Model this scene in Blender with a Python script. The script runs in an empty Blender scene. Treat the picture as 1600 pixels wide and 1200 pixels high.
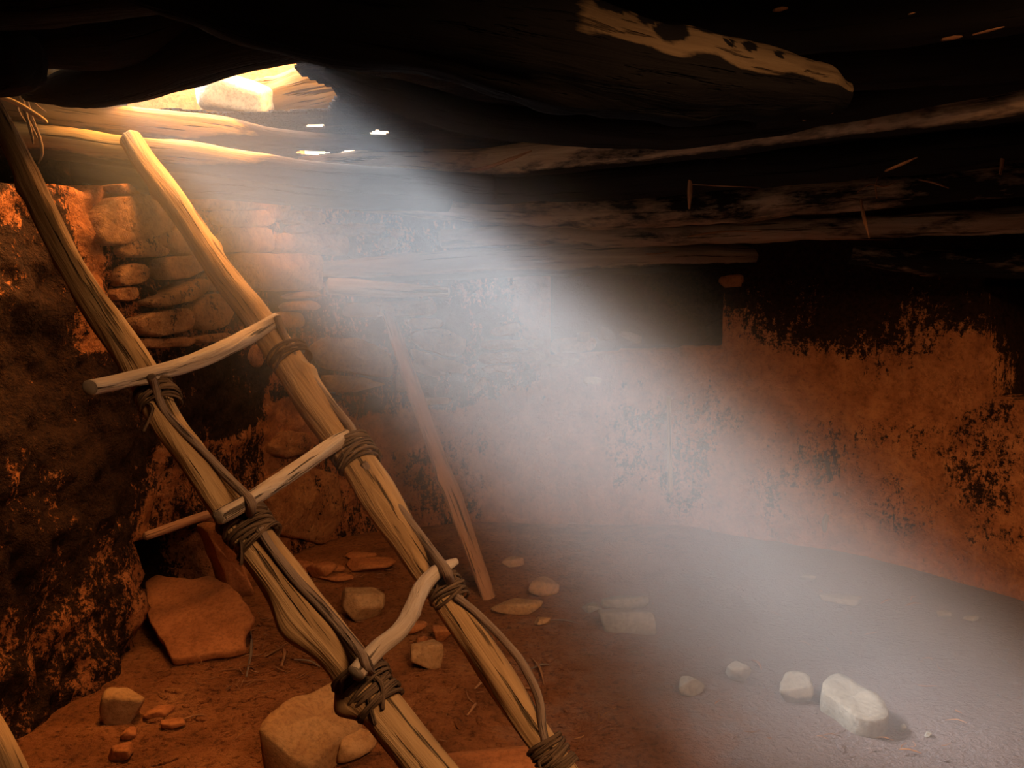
import bpy, bmesh, math, random
import numpy as np
from mathutils import Vector, Matrix, noise as mnoise

# ------------------------------------------------------------------ camera
SC = bpy.context.scene
COL = SC.collection
F = 1100.0                       # focal length in pixels of the 1600 px wide frame
CAM = np.array([0.0, 0.0, 1.3])
PITCH = math.radians(-4.0)
cd = bpy.data.cameras.new('camera')
cd.sensor_width = 36.0
cd.lens = 36.0 * F / 1600.0
cd.clip_start = 0.02
cam = bpy.data.objects.new('camera', cd)
cam.location = CAM
cam.rotation_euler = (math.pi / 2 + PITCH, 0, 0)
COL.objects.link(cam)
SC.camera = cam

# ------------------------------------------------------------------ light
SC.view_settings.view_transform = 'Standard'
SC.view_settings.look = 'None'
SC.view_settings.exposure = 0.0
SC.view_settings.gamma = 1.0
SC.view_settings.use_curve_mapping = False

world = bpy.data.worlds.new('sky')
SC.world = world
world.use_nodes = True
bg = world.node_tree.nodes['Background']
bg.inputs[0].default_value = (1.0, 0.80, 0.58, 1)
bg.inputs[1].default_value = 2.4

SUN_EL = math.radians(42)
sd = bpy.data.lights.new('sun', 'SUN')
sd.energy = 28.5
sd.angle = math.radians(12)
sd.color = (0.85, 0.92, 1.0)
sun = bpy.data.objects.new('sun', sd)
SUN_DIR = Vector((math.cos(SUN_EL), -0.16, -math.sin(SUN_EL))).normalized()
sun.rotation_euler = SUN_DIR.to_track_quat('-Z', 'Y').to_euler()
COL.objects.link(sun)

# daylight thrown back down the hatch by the sunlit sandstone overhang above the roof
ad = bpy.data.lights.new('overhang_bounce', 'AREA')
ad.shape = 'RECTANGLE'
ad.size, ad.size_y = 2.0, 1.6
ad.energy = 600.0
ad.color = (1.0, 0.47, 0.13)
al = bpy.data.objects.new('overhang_bounce', ad)
al.location = (-0.50, 3.5, 3.8)
al.rotation_euler = Vector((-0.5, -1.0, -1.75)).to_track_quat('-Z', 'Y').to_euler()
COL.objects.link(al)

# added fill lamp over an invented roof gap, unseen to the camera's right
ad2 = bpy.data.lights.new('added_roof_fill', 'AREA')
ad2.shape = 'RECTANGLE'
ad2.size, ad2.size_y = 1.1, 0.7
ad2.energy = 150.0
ad2.color = (1.0, 0.57, 0.28)
al2 = bpy.data.objects.new('added_roof_fill', ad2)
al2.location = (1.15, -0.40, 2.78)
al2.rotation_euler = Vector((0.6, 3.2, -2.0)).to_track_quat('-Z', 'Y').to_euler()
COL.objects.link(al2)

SC.cycles.max_bounces = 6
SC.cycles.diffuse_bounces = 4
SC.cycles.volume_bounces = 1
SC.cycles.sample_clamp_indirect = 3.0

# ------------------------------------------------------------------ projection helpers
CP, SP = math.cos(PITCH), math.sin(PITCH)


def ray(px, py):
    x, y = (px - 800.0) / F, (600.0 - py) / F
    return np.array([x, CP - y * SP, SP + y * CP])


def P(px, py, d):
    """world point seen at pixel (px, py) at distance d along +Y"""
    r = ray(px, py)
    return CAM + r * (d / r[1])


def PZ(px, py, z=0.0):
    r = ray(px, py)
    return CAM + r * ((z - CAM[2]) / r[2])


def proj(p):
    v = np.asarray(p, float) - CAM
    dep = v[..., 1] * CP + v[..., 2] * SP
    up = -v[..., 1] * SP + v[..., 2] * CP
    return 800 + F * v[..., 0] / dep, 600 - F * up / dep, dep


def nz(p, s, seed=0.0):
    return mnoise.noise(Vector((p[0] * s + seed, p[1] * s - seed * 1.7, p[2] * s + seed * 0.6)))


def fbm(p, s, seed=0.0, oct=3):
    a, v = 1.0, 0.0
    for k in range(oct):
        v += a * nz(p, s, seed + k * 11.3)
        s *= 2.1
        a *= 0.5
    return v


# ------------------------------------------------------------------ materials
def newmat(name):
    m = bpy.data.materials.new(name)
    m.use_nodes = True
    nt = m.node_tree
    b = nt.nodes['Principled BSDF']
    b.inputs['Roughness'].default_value = 0.9
    b.inputs['Specular IOR Level'].default_value = 0.06
    return m, nt, b


def N(nt, typ, **kw):
    n = nt.nodes.new(typ)
    for k, v in kw.items():
        if k.startswith('i_'):
            key = k[2:]
            key = int(key) if key.isdigit() else key.replace('_', ' ')
            n.inputs[key].default_value = v
        else:
            setattr(n, k, v)
    return n


def ramp(nt, src, stops):
    r = N(nt, 'ShaderNodeValToRGB')
    el = r.color_ramp.elements
    while len(el) < len(stops):
        el.new(0.5)
    for e, (p, c) in zip(el, stops):
        e.position = p
        e.color = (*c, 1) if len(c) == 3 else c
    nt.links.new(src, r.inputs[0])
    return r.outputs[0]


def mixc(nt, fac, a, b, mode='MIX'):
    m = N(nt, 'ShaderNodeMix', data_type='RGBA', blend_type=mode)
    for sock, v in ((m.inputs[0], fac), (m.inputs[6], a), (m.inputs[7], b)):
        if isinstance(v, (int, float)):
            sock.default_value = v
        elif isinstance(v, tuple):
            sock.default_value = (*v, 1)
        else:
            nt.links.new(v, sock)
    return m.outputs[2]


def math_(nt, op, a, b=None, c=None, clamp=False):
    m = N(nt, 'ShaderNodeMath', operation=op)
    m.use_clamp = clamp
    for i, v in enumerate((a, b, c)):
        if v is None:
            continue
        if isinstance(v, (int, float)):
            m.inputs[i].default_value = v
        else:
            nt.links.new(v, m.inputs[i])
    return m.outputs[0]


def noise_(nt, vec, scale, detail=4, rough=0.6, dist=0.0):
    n = N(nt, 'ShaderNodeTexNoise')
    n.inputs['Scale'].default_value = scale
    n.inputs['Detail'].default_value = detail
    n.inputs['Roughness'].default_value = rough
    n.inputs['Distortion'].default_value = dist
    if vec is not None:
        nt.links.new(vec, n.inputs['Vector'])
    return n.outputs['Fac']


def scaled(nt, vec, s):
    m = N(nt, 'ShaderNodeMapping')
    m.inputs['Scale'].default_value = s
    nt.links.new(vec, m.inputs[0])
    return m.outputs[0]


def bump(nt, b, h, strength, dist):
    n = N(nt, 'ShaderNodeBump')
    n.inputs['Strength'].default_value = strength
    n.inputs['Distance'].default_value = dist
    nt.links.new(h, n.inputs['Height'])
    nt.links.new(n.outputs[0], b.inputs['Normal'])


def wood_mat(name, light, mid, dark, crack=(0.03, 0.018, 0.01), soot=None, k=1.0):
    """grain runs along the third axis of the 'wood' attribute (round the log, round the log, along the log)"""
    m, nt, b = newmat(name)
    at = N(nt, 'ShaderNodeAttribute', attribute_name='wood').outputs['Vector']
    g = scaled(nt, at, (26 * k, 26 * k, 2.0 * k))
    n1 = noise_(nt, g, 1.0, 5, 0.65, 0.6)
    g2 = scaled(nt, at, (70 * k, 70 * k, 2.6 * k))
    n2 = noise_(nt, g2, 1.0, 3, 0.6)
    n3 = noise_(nt, at, 5.0 * k, 3, 0.6)
    c = ramp(nt, n1, [(0.30, dark), (0.48, mid), (0.68, light)])
    c = mixc(nt, math_(nt, 'MULTIPLY', n3, 0.75), c, mid)
    cr = ramp(nt, n2, [(0.33, (1, 1, 1)), (0.40, (0, 0, 0))])
    c = mixc(nt, math_(nt, 'MULTIPLY', cr, 0.8), c, crack)
    h = math_(nt, 'SUBTRACT', math_(nt, 'MULTIPLY', n1, 0.7), math_(nt, 'MULTIPLY', cr, 0.8))
    if soot is not None:
        sa = N(nt, 'ShaderNodeAttribute', attribute_name='soot').outputs['Fac']
        sn = noise_(nt, scaled(nt, at, (9, 9, 3)), 1.0, 5, 0.7)
        sf = math_(nt, 'ADD', sa, math_(nt, 'SUBTRACT', sn, 0.5))
        sf = ramp(nt, sf, [(0.42, (0, 0, 0)), (0.58, (1, 1, 1))])
        c = mixc(nt, sf, c, soot)
    nt.links.new(c, b.inputs['Base Color'])
    bump(nt, b, h, 0.9, 0.02)
    return m


def stone_mat(name, tint=(0.44, 0.25, 0.12), var=(0.30, 0.14, 0.06), scale=1.0):
    m, nt, b = newmat(name)
    tc = N(nt, 'ShaderNodeTexCoord').outputs['Object']
    n1 = noise_(nt, tc, 9 * scale, 6, 0.65)
    n2 = noise_(nt, tc, 60 * scale, 4, 0.7)
    n3 = noise_(nt, scaled(nt, tc, (2.5, 2.5, 16)), 1.5 * scale, 4, 0.6)
    c = ramp(nt, n1, [(0.32, var), (0.6, tint)])
    c = mixc(nt, math_(nt, 'MULTIPLY', n3, 0.55), c, var)
    sp = ramp(nt, n2, [(0.30, (0.62, 0.62, 0.62)), (0.55, (1, 1, 1))])
    c = mixc(nt, 1.0, c, sp, 'MULTIPLY')
    nt.links.new(c, b.inputs['Base Color'])
    h = math_(nt, 'ADD', math_(nt, 'MULTIPLY', n1, 0.6), math_(nt, 'MULTIPLY', n2, 0.35))
    h = math_(nt, 'ADD', h, math_(nt, 'MULTIPLY', n3, 0.4))
    bump(nt, b, h, 0.5, 0.02)
    return m


def wall_mat():
    m, nt, b = newmat('sooty_plaster')
    tc = N(nt, 'ShaderNodeTexCoord').outputs['Object']
    sa = N(nt, 'ShaderNodeAttribute', attribute_name='soot').outputs['Fac']
    ta = N(nt, 'ShaderNodeAttribute', attribute_name='tint').outputs['Fac']
    n1 = noise_(nt, tc, 7, 6, 0.68)
    n2 = noise_(nt, tc, 38, 5, 0.7)
    n3 = noise_(nt, tc, 3.2, 7, 0.74, 0.5)
    n4 = noise_(nt, scaled(nt, tc, (1, 1, 0.35)), 22, 6, 0.78, 0.8)
    pl = ramp(nt, n1, [(0.3, (0.22, 0.068, 0.020)), (0.5, (0.36, 0.118, 0.034)), (0.7, (0.47, 0.17, 0.052))])
    st = ramp(nt, n1, [(0.3, (0.28, 0.115, 0.035)), (0.7, (0.56, 0.30, 0.105))])
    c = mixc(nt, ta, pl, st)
    sp = ramp(nt, n2, [(0.28, (0.55, 0.55, 0.55)), (0.5, (1, 1, 1))])
    c = mixc(nt, 1.0, c, sp, 'MULTIPLY')
    n5 = noise_(nt, tc, 48, 5, 0.8)
    s = math_(nt, 'ADD', math_(nt, 'MULTIPLY', n3, 0.40), math_(nt, 'MULTIPLY', n4, 0.30))
    s = math_(nt, 'ADD', s, math_(nt, 'MULTIPLY', n5, 0.30))
    s = math_(nt, 'ADD', math_(nt, 'MULTIPLY', math_(nt, 'SUBTRACT', s, 0.5), 3.4), 0.5)
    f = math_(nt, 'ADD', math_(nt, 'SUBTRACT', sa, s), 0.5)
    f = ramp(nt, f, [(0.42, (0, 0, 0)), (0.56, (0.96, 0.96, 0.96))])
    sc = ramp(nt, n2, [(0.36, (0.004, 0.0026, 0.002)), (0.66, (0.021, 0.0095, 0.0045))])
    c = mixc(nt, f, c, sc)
    nt.links.new(c, b.inputs['Base Color'])
    h = math_(nt, 'ADD', math_(nt, 'MULTIPLY', n1, 0.8), math_(nt, 'MULTIPLY', n2, 0.45))
    bump(nt, b, h, 0.95, 0.045)
    return m


def dirt_mat():
    m, nt, b = newmat('red_dirt')
    tc = N(nt, 'ShaderNodeTexCoord').outputs['Object']
    n1 = noise_(nt, tc, 3.5, 6, 0.7)
    n2 = noise_(nt, tc, 42, 5, 0.72)
    n3 = noise_(nt, scaled(nt, tc, (4, 13, 1)), 5, 4, 0.65, 1.0)
    c = ramp(nt, n1, [(0.3, (0.18, 0.058, 0.018)), (0.5, (0.33, 0.110, 0.032)), (0.72, (0.46, 0.17, 0.052))])
    sp = ramp(nt, n2, [(0.30, (0.35, 0.33, 0.32)), (0.5, (1, 1, 1))])
    c = mixc(nt, 1.0, c, sp, 'MULTIPLY')
    # grey of the haze and cool skylight painted into the right-hand floor
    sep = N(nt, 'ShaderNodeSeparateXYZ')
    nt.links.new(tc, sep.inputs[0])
    haze_grey = math_(nt, 'ADD', math_(nt, 'MULTIPLY', sep.outputs[0], 0.55), math_(nt, 'MULTIPLY', n1, 0.9))
    haze_grey = math_(nt, 'SUBTRACT', haze_grey, math_(nt, 'MULTIPLY', math_(nt, 'MAXIMUM', math_(nt, 'SUBTRACT', sep.outputs[1], 3.3), 0.0), 0.45))
    haze_grey = ramp(nt, haze_grey, [(0.46, (0, 0, 0)), (0.90, (0.92, 0.92, 0.92))])
    c = mixc(nt, haze_grey, c, mixc(nt, n3, (0.135, 0.104, 0.100), (0.215, 0.162, 0.148)))
    nt.links.new(c, b.inputs['Base Color'])
    h = math_(nt, 'ADD', math_(nt, 'MULTIPLY', n2, 0.8), math_(nt, 'MULTIPLY', n3, 0.5))
    bump(nt, b, h, 1.0, 0.04)
    return m


M_RAIL = wood_mat('weathered_pole_wood', (0.56, 0.34, 0.155), (0.40, 0.22, 0.09), (0.16, 0.08, 0.032))
M_RUNG = wood_mat('grey_rung_wood', (0.56, 0.43, 0.30), (0.44, 0.30, 0.19), (0.26, 0.16, 0.09), k=1.4)
M_ROD = wood_mat('binding_stick_bark', (0.30, 0.20, 0.13), (0.22, 0.135, 0.085), (0.13, 0.075, 0.045), k=2.0)
M_TWINE = wood_mat('dark_twine', (0.24, 0.14, 0.075), (0.15, 0.085, 0.045), (0.07, 0.04, 0.02), k=4.0)
M_LOG = wood_mat('roof_log_wood', (0.42, 0.26, 0.14), (0.27, 0.155, 0.08), (0.12, 0.065, 0.035), soot=(0.013, 0.0085, 0.006), k=0.7)
M_PALE = wood_mat('pale_log_wood', (0.44, 0.28, 0.115), (0.32, 0.19, 0.07), (0.16, 0.085, 0.03), soot=(0.03, 0.02, 0.014), k=0.7)
M_BUTT = wood_mat('big_log_wood', (0.125, 0.078, 0.038), (0.08, 0.048, 0.023), (0.03, 0.017, 0.009), soot=(0.005, 0.0035, 0.0028), k=0.7)  # bare wood tones show in the painted light strip
M_PLANK = wood_mat('red_brown_plank', (0.46, 0.22, 0.10), (0.36, 0.16, 0.07), (0.24, 0.10, 0.04), k=1.0)
M_SPLINT = wood_mat('bark_splinter', (0.46, 0.21, 0.09), (0.32, 0.13, 0.05), (0.18, 0.07, 0.03), k=3.0)
M_STONE = stone_mat('sandstone', (0.47, 0.25, 0.10), (0.31, 0.135, 0.045))
M_SLAB = stone_mat('red_sandstone', (0.46, 0.155, 0.045), (0.31, 0.098, 0.029))
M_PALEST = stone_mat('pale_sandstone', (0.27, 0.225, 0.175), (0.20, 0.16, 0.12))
M_WHITE = stone_mat('sun_glare_sandstone', (0.78, 0.72, 0.62), (0.62, 0.55, 0.44))  # sun glare put into the stone's own colour
M_OUT = stone_mat('outdoor_sandstone', (0.60, 0.42, 0.24), (0.42, 0.24, 0.11), 0.8)
M_WALL = wall_mat()
M_DIRT = dirt_mat()


def deck_mat():
    m, nt, b = newmat('sooty_roof_earth')
    tc = N(nt, 'ShaderNodeTexCoord').outputs['Object']
    n1 = noise_(nt, scaled(nt, tc, (2, 9, 9)), 3, 6, 0.7)
    n2 = noise_(nt, tc, 70, 3, 0.6)
    c = ramp(nt, n1, [(0.45, (0.010, 0.007, 0.006)), (0.75, (0.05, 0.028, 0.016))])
    nt.links.new(c, b.inputs['Base Color'])
    bump(nt, b, math_(nt, 'ADD', n1, n2), 0.8, 0.04)
    return m


M_DECK = deck_mat()


# ------------------------------------------------------------------ object helpers
def link_mesh(name, V, Fc, mat, parent=None, wood=None, soot=None, tint=None, smooth=True, origin=None, local=False):
    V = np.asarray(V, float)
    if origin is not None and not local:
        V = V - np.asarray(origin)
    me = bpy.data.meshes.new(name)
    me.from_pydata([tuple(v) for v in V], [], Fc)
    me.update()
    if wood is not None:
        a = me.attributes.new('wood', 'FLOAT_VECTOR', 'POINT')
        a.data.foreach_set('vector', np.asarray(wood, np.float32).ravel())
    for nm, arr in (('soot', soot), ('tint', tint)):
        if arr is not None:
            a = me.attributes.new(nm, 'FLOAT', 'POINT')
            a.data.foreach_set('value', np.asarray(arr, np.float32).ravel())
    me.polygons.foreach_set('use_smooth', [smooth] * len(me.polygons))
    me.materials.append(mat)
    o = bpy.data.objects.new(name, me)
    COL.objects.link(o)
    if origin is not None:
        o.location = origin
    if parent is not None:
        o.parent = parent
        if origin is None:
            o.matrix_parent_inverse = Matrix.Translation(-Vector(parent.location))
        else:
            o.location = Vector(origin) - Vector(parent.location)
    return o


def tag(o, label=None, cat=None, group=None, kind=None):
    if label: o['label'] = label
    if cat: o['category'] = cat
    if group: o['group'] = group
    if kind: o['kind'] = kind
    return o


def empty(name, loc):
    o = bpy.data.objects.new(name, None)
    o.location = loc
    o.empty_display_size = 0.1
    COL.objects.link(o)
    return o


def catmull(pts, vals, step):
    pts = np.asarray(pts, float)
    vals = np.asarray(vals, float)
    n = len(pts)
    out, ov = [], []
    ext = np.vstack([2 * pts[0] - pts[1], pts, 2 * pts[-1] - pts[-2]])
    ev = np.concatenate([[vals[0]], vals, [vals[-1]]])
    for i in range(n - 1):
        p0, p1, p2, p3 = ext[i:i + 4]
        v1, v2 = ev[i + 1], ev[i + 2]
        k = max(2, int(np.linalg.norm(p2 - p1) / step))
        for j in range(k):
            t = j / k
            out.append(0.5 * (2 * p1 + (p2 - p0) * t + (2 * p0 - 5 * p1 + 4 * p2 - p3) * t * t + (3 * p1 - p0 - 3 * p2 + p3) * t ** 3))
            s = t * t * (3 - 2 * t)
            ov.append(v1 + (v2 - v1) * s)
    out.append(pts[-1]); ov.append(vals[-1])
    return np.array(out), np.array(ov)


def tube(pts, radii, nseg=16, step=0.02, rough=0.06, groove=0.0, seed=0.0, knots=(), flat=None, endround=0.6, sootf=None):
    """organic pole: returns verts, faces, wood attribute, soot attribute. knots: (t, angle_deg, amplitude in radii, length m)"""
    C, R = catmull(pts, radii, step)
    n = len(C)
    T = np.gradient(C, axis=0)
    T /= np.linalg.norm(T, axis=1)[:, None] + 1e-12
    L = np.concatenate([[0], np.cumsum(np.linalg.norm(np.diff(C, axis=0), axis=1))])
    ref = np.array([0, 0, 1.0]) if abs(T[0][2]) < 0.95 else np.array([0, 1.0, 0])
    u = np.cross(T[0], ref); u /= np.linalg.norm(u)
    V, W, S = [], [], []
    Lt = L[-1]
    for i in range(n):
        u = u - T[i] * np.dot(u, T[i]); u /= np.linalg.norm(u)
        v = np.cross(T[i], u)
        for k in range(nseg):
            a = 2 * math.pi * k / nseg
            ca, sa = math.cos(a), math.sin(a)
            q = (ca * R[i] , sa * R[i], L[i])
            r = R[i]
            if rough:
                r *= 1 + rough * 1.6 * fbm((ca * 0.7, sa * 0.7, L[i] * 3.0), 1.3, seed, 3)
            if groove:
                g = mnoise.noise(Vector((ca * 3.2 + seed, sa * 3.2, L[i] * 1.5 + seed)))
                r *= 1 - groove * max(0.0, g - 0.15) * 2
            for (kt, ka, amp, ln) in knots:
                da = (a - math.radians(ka) + math.pi) % (2 * math.pi) - math.pi
                dl = (L[i] - kt * Lt) / ln
                r += amp * R[i] * math.exp(-(da / 0.6) ** 2 - dl * dl)
            fu, fv = (1, 1) if flat is None else flat
            V.append(C[i] + u * (ca * r * fu) + v * (sa * r * fv))
            W.append((q[0] + seed, q[1], q[2] + seed * 0.37))
            S.append(sootf(L[i] / Lt, V[-1], ca, sa, (u * ca + v * sa)) if sootf else 0.0)
    Fc = []
    for i in range(n - 1):
        for k in range(nseg):
            k2 = (k + 1) % nseg
            Fc.append((i * nseg + k, i * nseg + k2, (i + 1) * nseg + k2, (i + 1) * nseg + k))
    for e, i, sgn in ((0, 0, -1), (1, n - 1, 1)):
        base = i * nseg
        prev = list(range(base, base + nseg))
        for f_, dz in ((0.75, 0.5), (0.4, 0.85)):
            st = len(V)
            for k in range(nseg):
                p = V[base + k]
                dj = 1 + 0.5 * mnoise.noise(Vector((k * 0.9, seed, e * 7.0 + dz)))
                V.append(C[i] + (p - C[i]) * f_ + T[i] * sgn * R[i] * endround * dz * dj)
                W.append((W[base + k][0] * f_ + 3, W[base + k][1] * f_, W[base + k][2] + 0.3 * f_))
                S.append(S[base + k])
            cur = list(range(st, st + nseg))
            for k in range(nseg):
                k2 = (k + 1) % nseg
                Fc.append((prev[k], prev[k2], cur[k2], cur[k]) if sgn > 0 else (prev[k2], prev[k], cur[k], cur[k2]))
            prev = cur
        c = len(V)
        V.append(C[i] + T[i] * sgn * R[i] * endround)
        W.append((seed + 3, 0, W[base][2] + 0.2))
        S.append(S[base])
        for k in range(nseg):
            k2 = (k + 1) % nseg
            Fc.append((prev[k], prev[k2], c) if sgn > 0 else (prev[k2], prev[k], c))
    return np.array(V), Fc, np.array(W), np.array(S)


class MB:
    """collects tubes into one mesh"""
    def __init__(self):
        self.V, self.F, self.W, self.S, self.n = [], [], [], [], 0

    def add(self, t):
        V, Fc, W, S = t
        self.V.append(V); self.W.append(W); self.S.append(S)
        self.F += [tuple(i + self.n for i in f) for f in Fc]
        self.n += len(V)
        return self

    def build(self, name, mat, parent=None, origin=None):
        return link_mesh(name, np.vstack(self.V), self.F, mat, parent, np.vstack(self.W), np.concatenate(self.S), origin=origin)


_ico = {}


def ico(sub):
    if sub not in _ico:
        bm = bmesh.new()
        bmesh.ops.create_icosphere(bm, subdivisions=sub, radius=1)
        _ico[sub] = (np.array([v.co[:] for v in bm.verts]), [tuple(v.index for v in f.verts) for f in bm.faces])
        bm.free()
    return _ico[sub]


def rock_verts(dx, dy, dz, seed, planes=9, soft=34.0, sub=4, rough=0.035, boxy=0.0):
    """angular stone: soft minimum over random cutting planes; half-sizes dx, dy, dz"""
    rng = np.random.default_rng(seed)
    D, Fc = ico(sub)
    nrm, h = [], []
    for s in ((0, 0, 1), (0, 0, -1)):
        nrm.append(np.array(s, float) + rng.normal(0, 0.10, 3)); h.append(0.80)
    if boxy:
        for s in ((1, 0, 0), (-1, 0, 0), (0, 1, 0), (0, -1, 0)):
            nrm.append(np.array(s, float) + rng.normal(0, 0.16, 3)); h.append(rng.uniform(0.8, 0.95))
    for k in range(planes):
        v = rng.normal(0, 1, 3); v[2] *= 0.7
        nrm.append(v); h.append(rng.uniform(0.72, 1.0))
    nrm = np.array(nrm); nrm /= np.linalg.norm(nrm, axis=1)[:, None]
    h = np.array(h)
    c = np.maximum(D @ nrm.T, 0.0) / h
    c = np.concatenate([c, np.full((len(D), 1), 0.66)], axis=1)
    r = 1.0 / (np.mean(c ** soft, axis=1) ** (1 / soft) * c.shape[1] ** (1 / soft))
    V = D * r[:, None]
    m = np.abs(V).max(axis=0)
    V = V / m
    V = V * np.array([dx, dy, dz])
    sc = (dx * dy * dz) ** (1 / 3)
    for i, p in enumerate(V):
        V[i] = p * (1 + rough * fbm(p / sc, 1.6, seed * 1.3, 3))
    return V, Fc


def rotz(V, a):
    c, s = math.cos(a), math.sin(a)
    return V @ np.array([[c, s, 0], [-s, c, 0], [0, 0, 1]])


def rotx(V, a):
    c, s = math.cos(a), math.sin(a)
    return V @ np.array([[1, 0, 0], [0, c, s], [0, -s, c]])


def roty(V, a):
    c, s = math.cos(a), math.sin(a)
    return V @ np.array([[c, 0, -s], [0, 1, 0], [s, 0, c]])


# ------------------------------------------------------------------ room shell
FOOT = [(-1.35, -0.9), (-1.5, 0.6), (-1.57, 1.6), (-1.58, 2.4), (-1.52, 3.0), (-1.42, 3.6), (-1.22, 4.25), (-.75, 4.68), (0, 4.82),
        (.9, 4.74), (1.6, 4.40), (2.12, 3.97), (2.52, 3.4), (2.75, 2.6), (2.75, 1.6), (2.5, .4), (1.9, -.6), (1, -1.15), (0, -1.3), (-.8, -1.2)]
ROOF_Z = 2.28
CEN = np.array([0.5, 2.2])


def closed_spline(pts, step):
    pts = np.asarray(pts, float)
    n = len(pts)
    out = []
    for i in range(n):
        p0, p1, p2, p3 = pts[i - 1], pts[i], pts[(i + 1) % n], pts[(i + 2) % n]
        k = max(2, int(np.linalg.norm(p2 - p1) / step))
        for j in range(k):
            t = j / k
            out.append(0.5 * (2 * p1 + (p2 - p0) * t + (2 * p0 - 5 * p1 + 4 * p2 - p3) * t * t + (3 * p1 - p0 - 3 * p2 + p3) * t ** 3))
    return np.array(out)


FP = closed_spline(FOOT, 0.022)
NF = len(FP)
tan = np.roll(FP, -1, axis=0) - np.roll(FP, 1, axis=0)
tan /= np.linalg.norm(tan, axis=1)[:, None]
FN = np.stack([tan[:, 1], -tan[:, 0]], axis=1)                 # points into the room (footprint runs clockwise)
if np.mean(np.sum((CEN - FP) * FN, axis=1)) < 0:
    FN = -FN
ZS = np.linspace(-0.06, ROOF_Z + 0.06, 108)


def wall_base(i, z):
    """bare wall surface: leans outward a little with height"""
    return np.array([FP[i][0] - FN[i][0] * 0.055 * z, FP[i][1] - FN[i][1] * 0.055 * z, z])


_bx, _by, _bd = np.zeros((NF, len(ZS))), np.zeros((NF, len(ZS))), np.zeros((NF, len(ZS)))
BASE = np.zeros((NF, len(ZS), 3))
for j, z in enumerate(ZS):
    BASE[:, j, 0] = FP[:, 0] - FN[:, 0] * 0.055 * z
    BASE[:, j, 1] = FP[:, 1] - FN[:, 1] * 0.055 * z
    BASE[:, j, 2] = z
_bx, _by, _bd = proj(BASE)
_bad = _bd < 0.3
_bx[_bad] = 1e6


def on_wall(px, py):
    k = np.argmin((_bx - px) ** 2 + (_by - py) ** 2)
    i, j = divmod(k, len(ZS))
    return BASE[i, j], np.array([FN[i][0], FN[i][1], 0.05]), i


def ss(a, b, x):
    t = min(1.0, max(0.0, (x - a) / (b - a)))
    return t * t * (3 - 2 * t)


def box01(x, a, b, w):
    return ss(a - w, a + w, x) * (1 - ss(b - w, b + w, x))


def soot_shade_at(px, py, x, y, z, behind):
    """how dark the plaster is, soot plus shade painted between the stones: smoke-blackened near the roof and over most of the near-left wall"""
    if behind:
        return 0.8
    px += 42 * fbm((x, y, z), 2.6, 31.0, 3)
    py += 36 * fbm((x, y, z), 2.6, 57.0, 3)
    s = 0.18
    s = max(s, 0.56 * box01(px, 150, 470, 25) * box01(py, 290, 560, 20))  # left masonry: shade in the joints painted as a darker wall tone
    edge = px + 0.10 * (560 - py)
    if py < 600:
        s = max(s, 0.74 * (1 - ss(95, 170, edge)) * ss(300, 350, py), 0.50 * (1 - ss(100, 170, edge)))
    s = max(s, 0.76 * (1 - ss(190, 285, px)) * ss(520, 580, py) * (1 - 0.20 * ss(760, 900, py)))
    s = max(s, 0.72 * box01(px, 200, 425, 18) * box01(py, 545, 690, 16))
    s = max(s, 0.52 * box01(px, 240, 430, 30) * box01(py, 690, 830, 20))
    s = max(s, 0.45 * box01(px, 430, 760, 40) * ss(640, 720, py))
    s = max(s, 0.60 * box01(px, 430, 830, 40) * box01(py, 300, 640, 20))  # back masonry: joint shade painted dark behind the stones
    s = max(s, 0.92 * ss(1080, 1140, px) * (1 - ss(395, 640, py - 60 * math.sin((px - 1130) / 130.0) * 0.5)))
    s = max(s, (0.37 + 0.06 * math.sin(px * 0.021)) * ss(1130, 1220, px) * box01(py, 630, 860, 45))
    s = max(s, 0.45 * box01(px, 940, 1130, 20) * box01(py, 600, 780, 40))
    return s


def build_walls():
    off = np.zeros((NF, len(ZS)))
    pxz = _bx
    V = np.zeros((NF, len(ZS), 3)); S = np.zeros((NF, len(ZS)))
    for i in range(NF):
        xm, ym, dm = proj(BASE[i, 55])
        behind = dm < 0.3
        for j, z in enumerate(ZS):
            px, py = _bx[i, j], _by[i, j]
            o = 0.0
            if not behind:
                # recess between the pilasters, on its ledge
                if 860 < px < 1128 and py < 545 - 0.05 * (px - 1000) and z < 1.95: o = -0.42
                if px > 1545 and px < 2600 and py < 618 + 0.04 * (px - 1545) and z < 1.95: o = -0.42
                if px < 340 and z > 1.80 + 0.00055 * min(165, max(0, px)) + 0.05 * ss(165, 230, px) + 0.012 * math.sin(px * 0.09): o = -0.95
                # low ventilator mouth in the left wall
                if 224 < px < 352 and z < 0.43 - (px - 224) * 0.0006: o = -0.55
            p = BASE[i, j]
            a = 0.030 if px < 640 else 0.014
            o += a * fbm(p, 3.2, 4.0, 4) + (0.019 if px < 480 else 0.004) * fbm(p, 15.0, 9.0, 3)
            if not behind and px < 480:
                w = 1 - ss(300, 480, px)
                o += w * (0.05 * fbm(p, 1.9, 2.0, 3) + 0.020 * fbm(p, 8.5, 12.0, 3))
            V[i, j] = p + np.array([FN[i][0], FN[i][1], 0]) * o
            S[i, j] = 0.95 if o < -0.3 else soot_shade_at(px, py, *p, behind)  # all deep-set surfaces take the darkest tone
    return V, S


WV, WS = build_walls()


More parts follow.
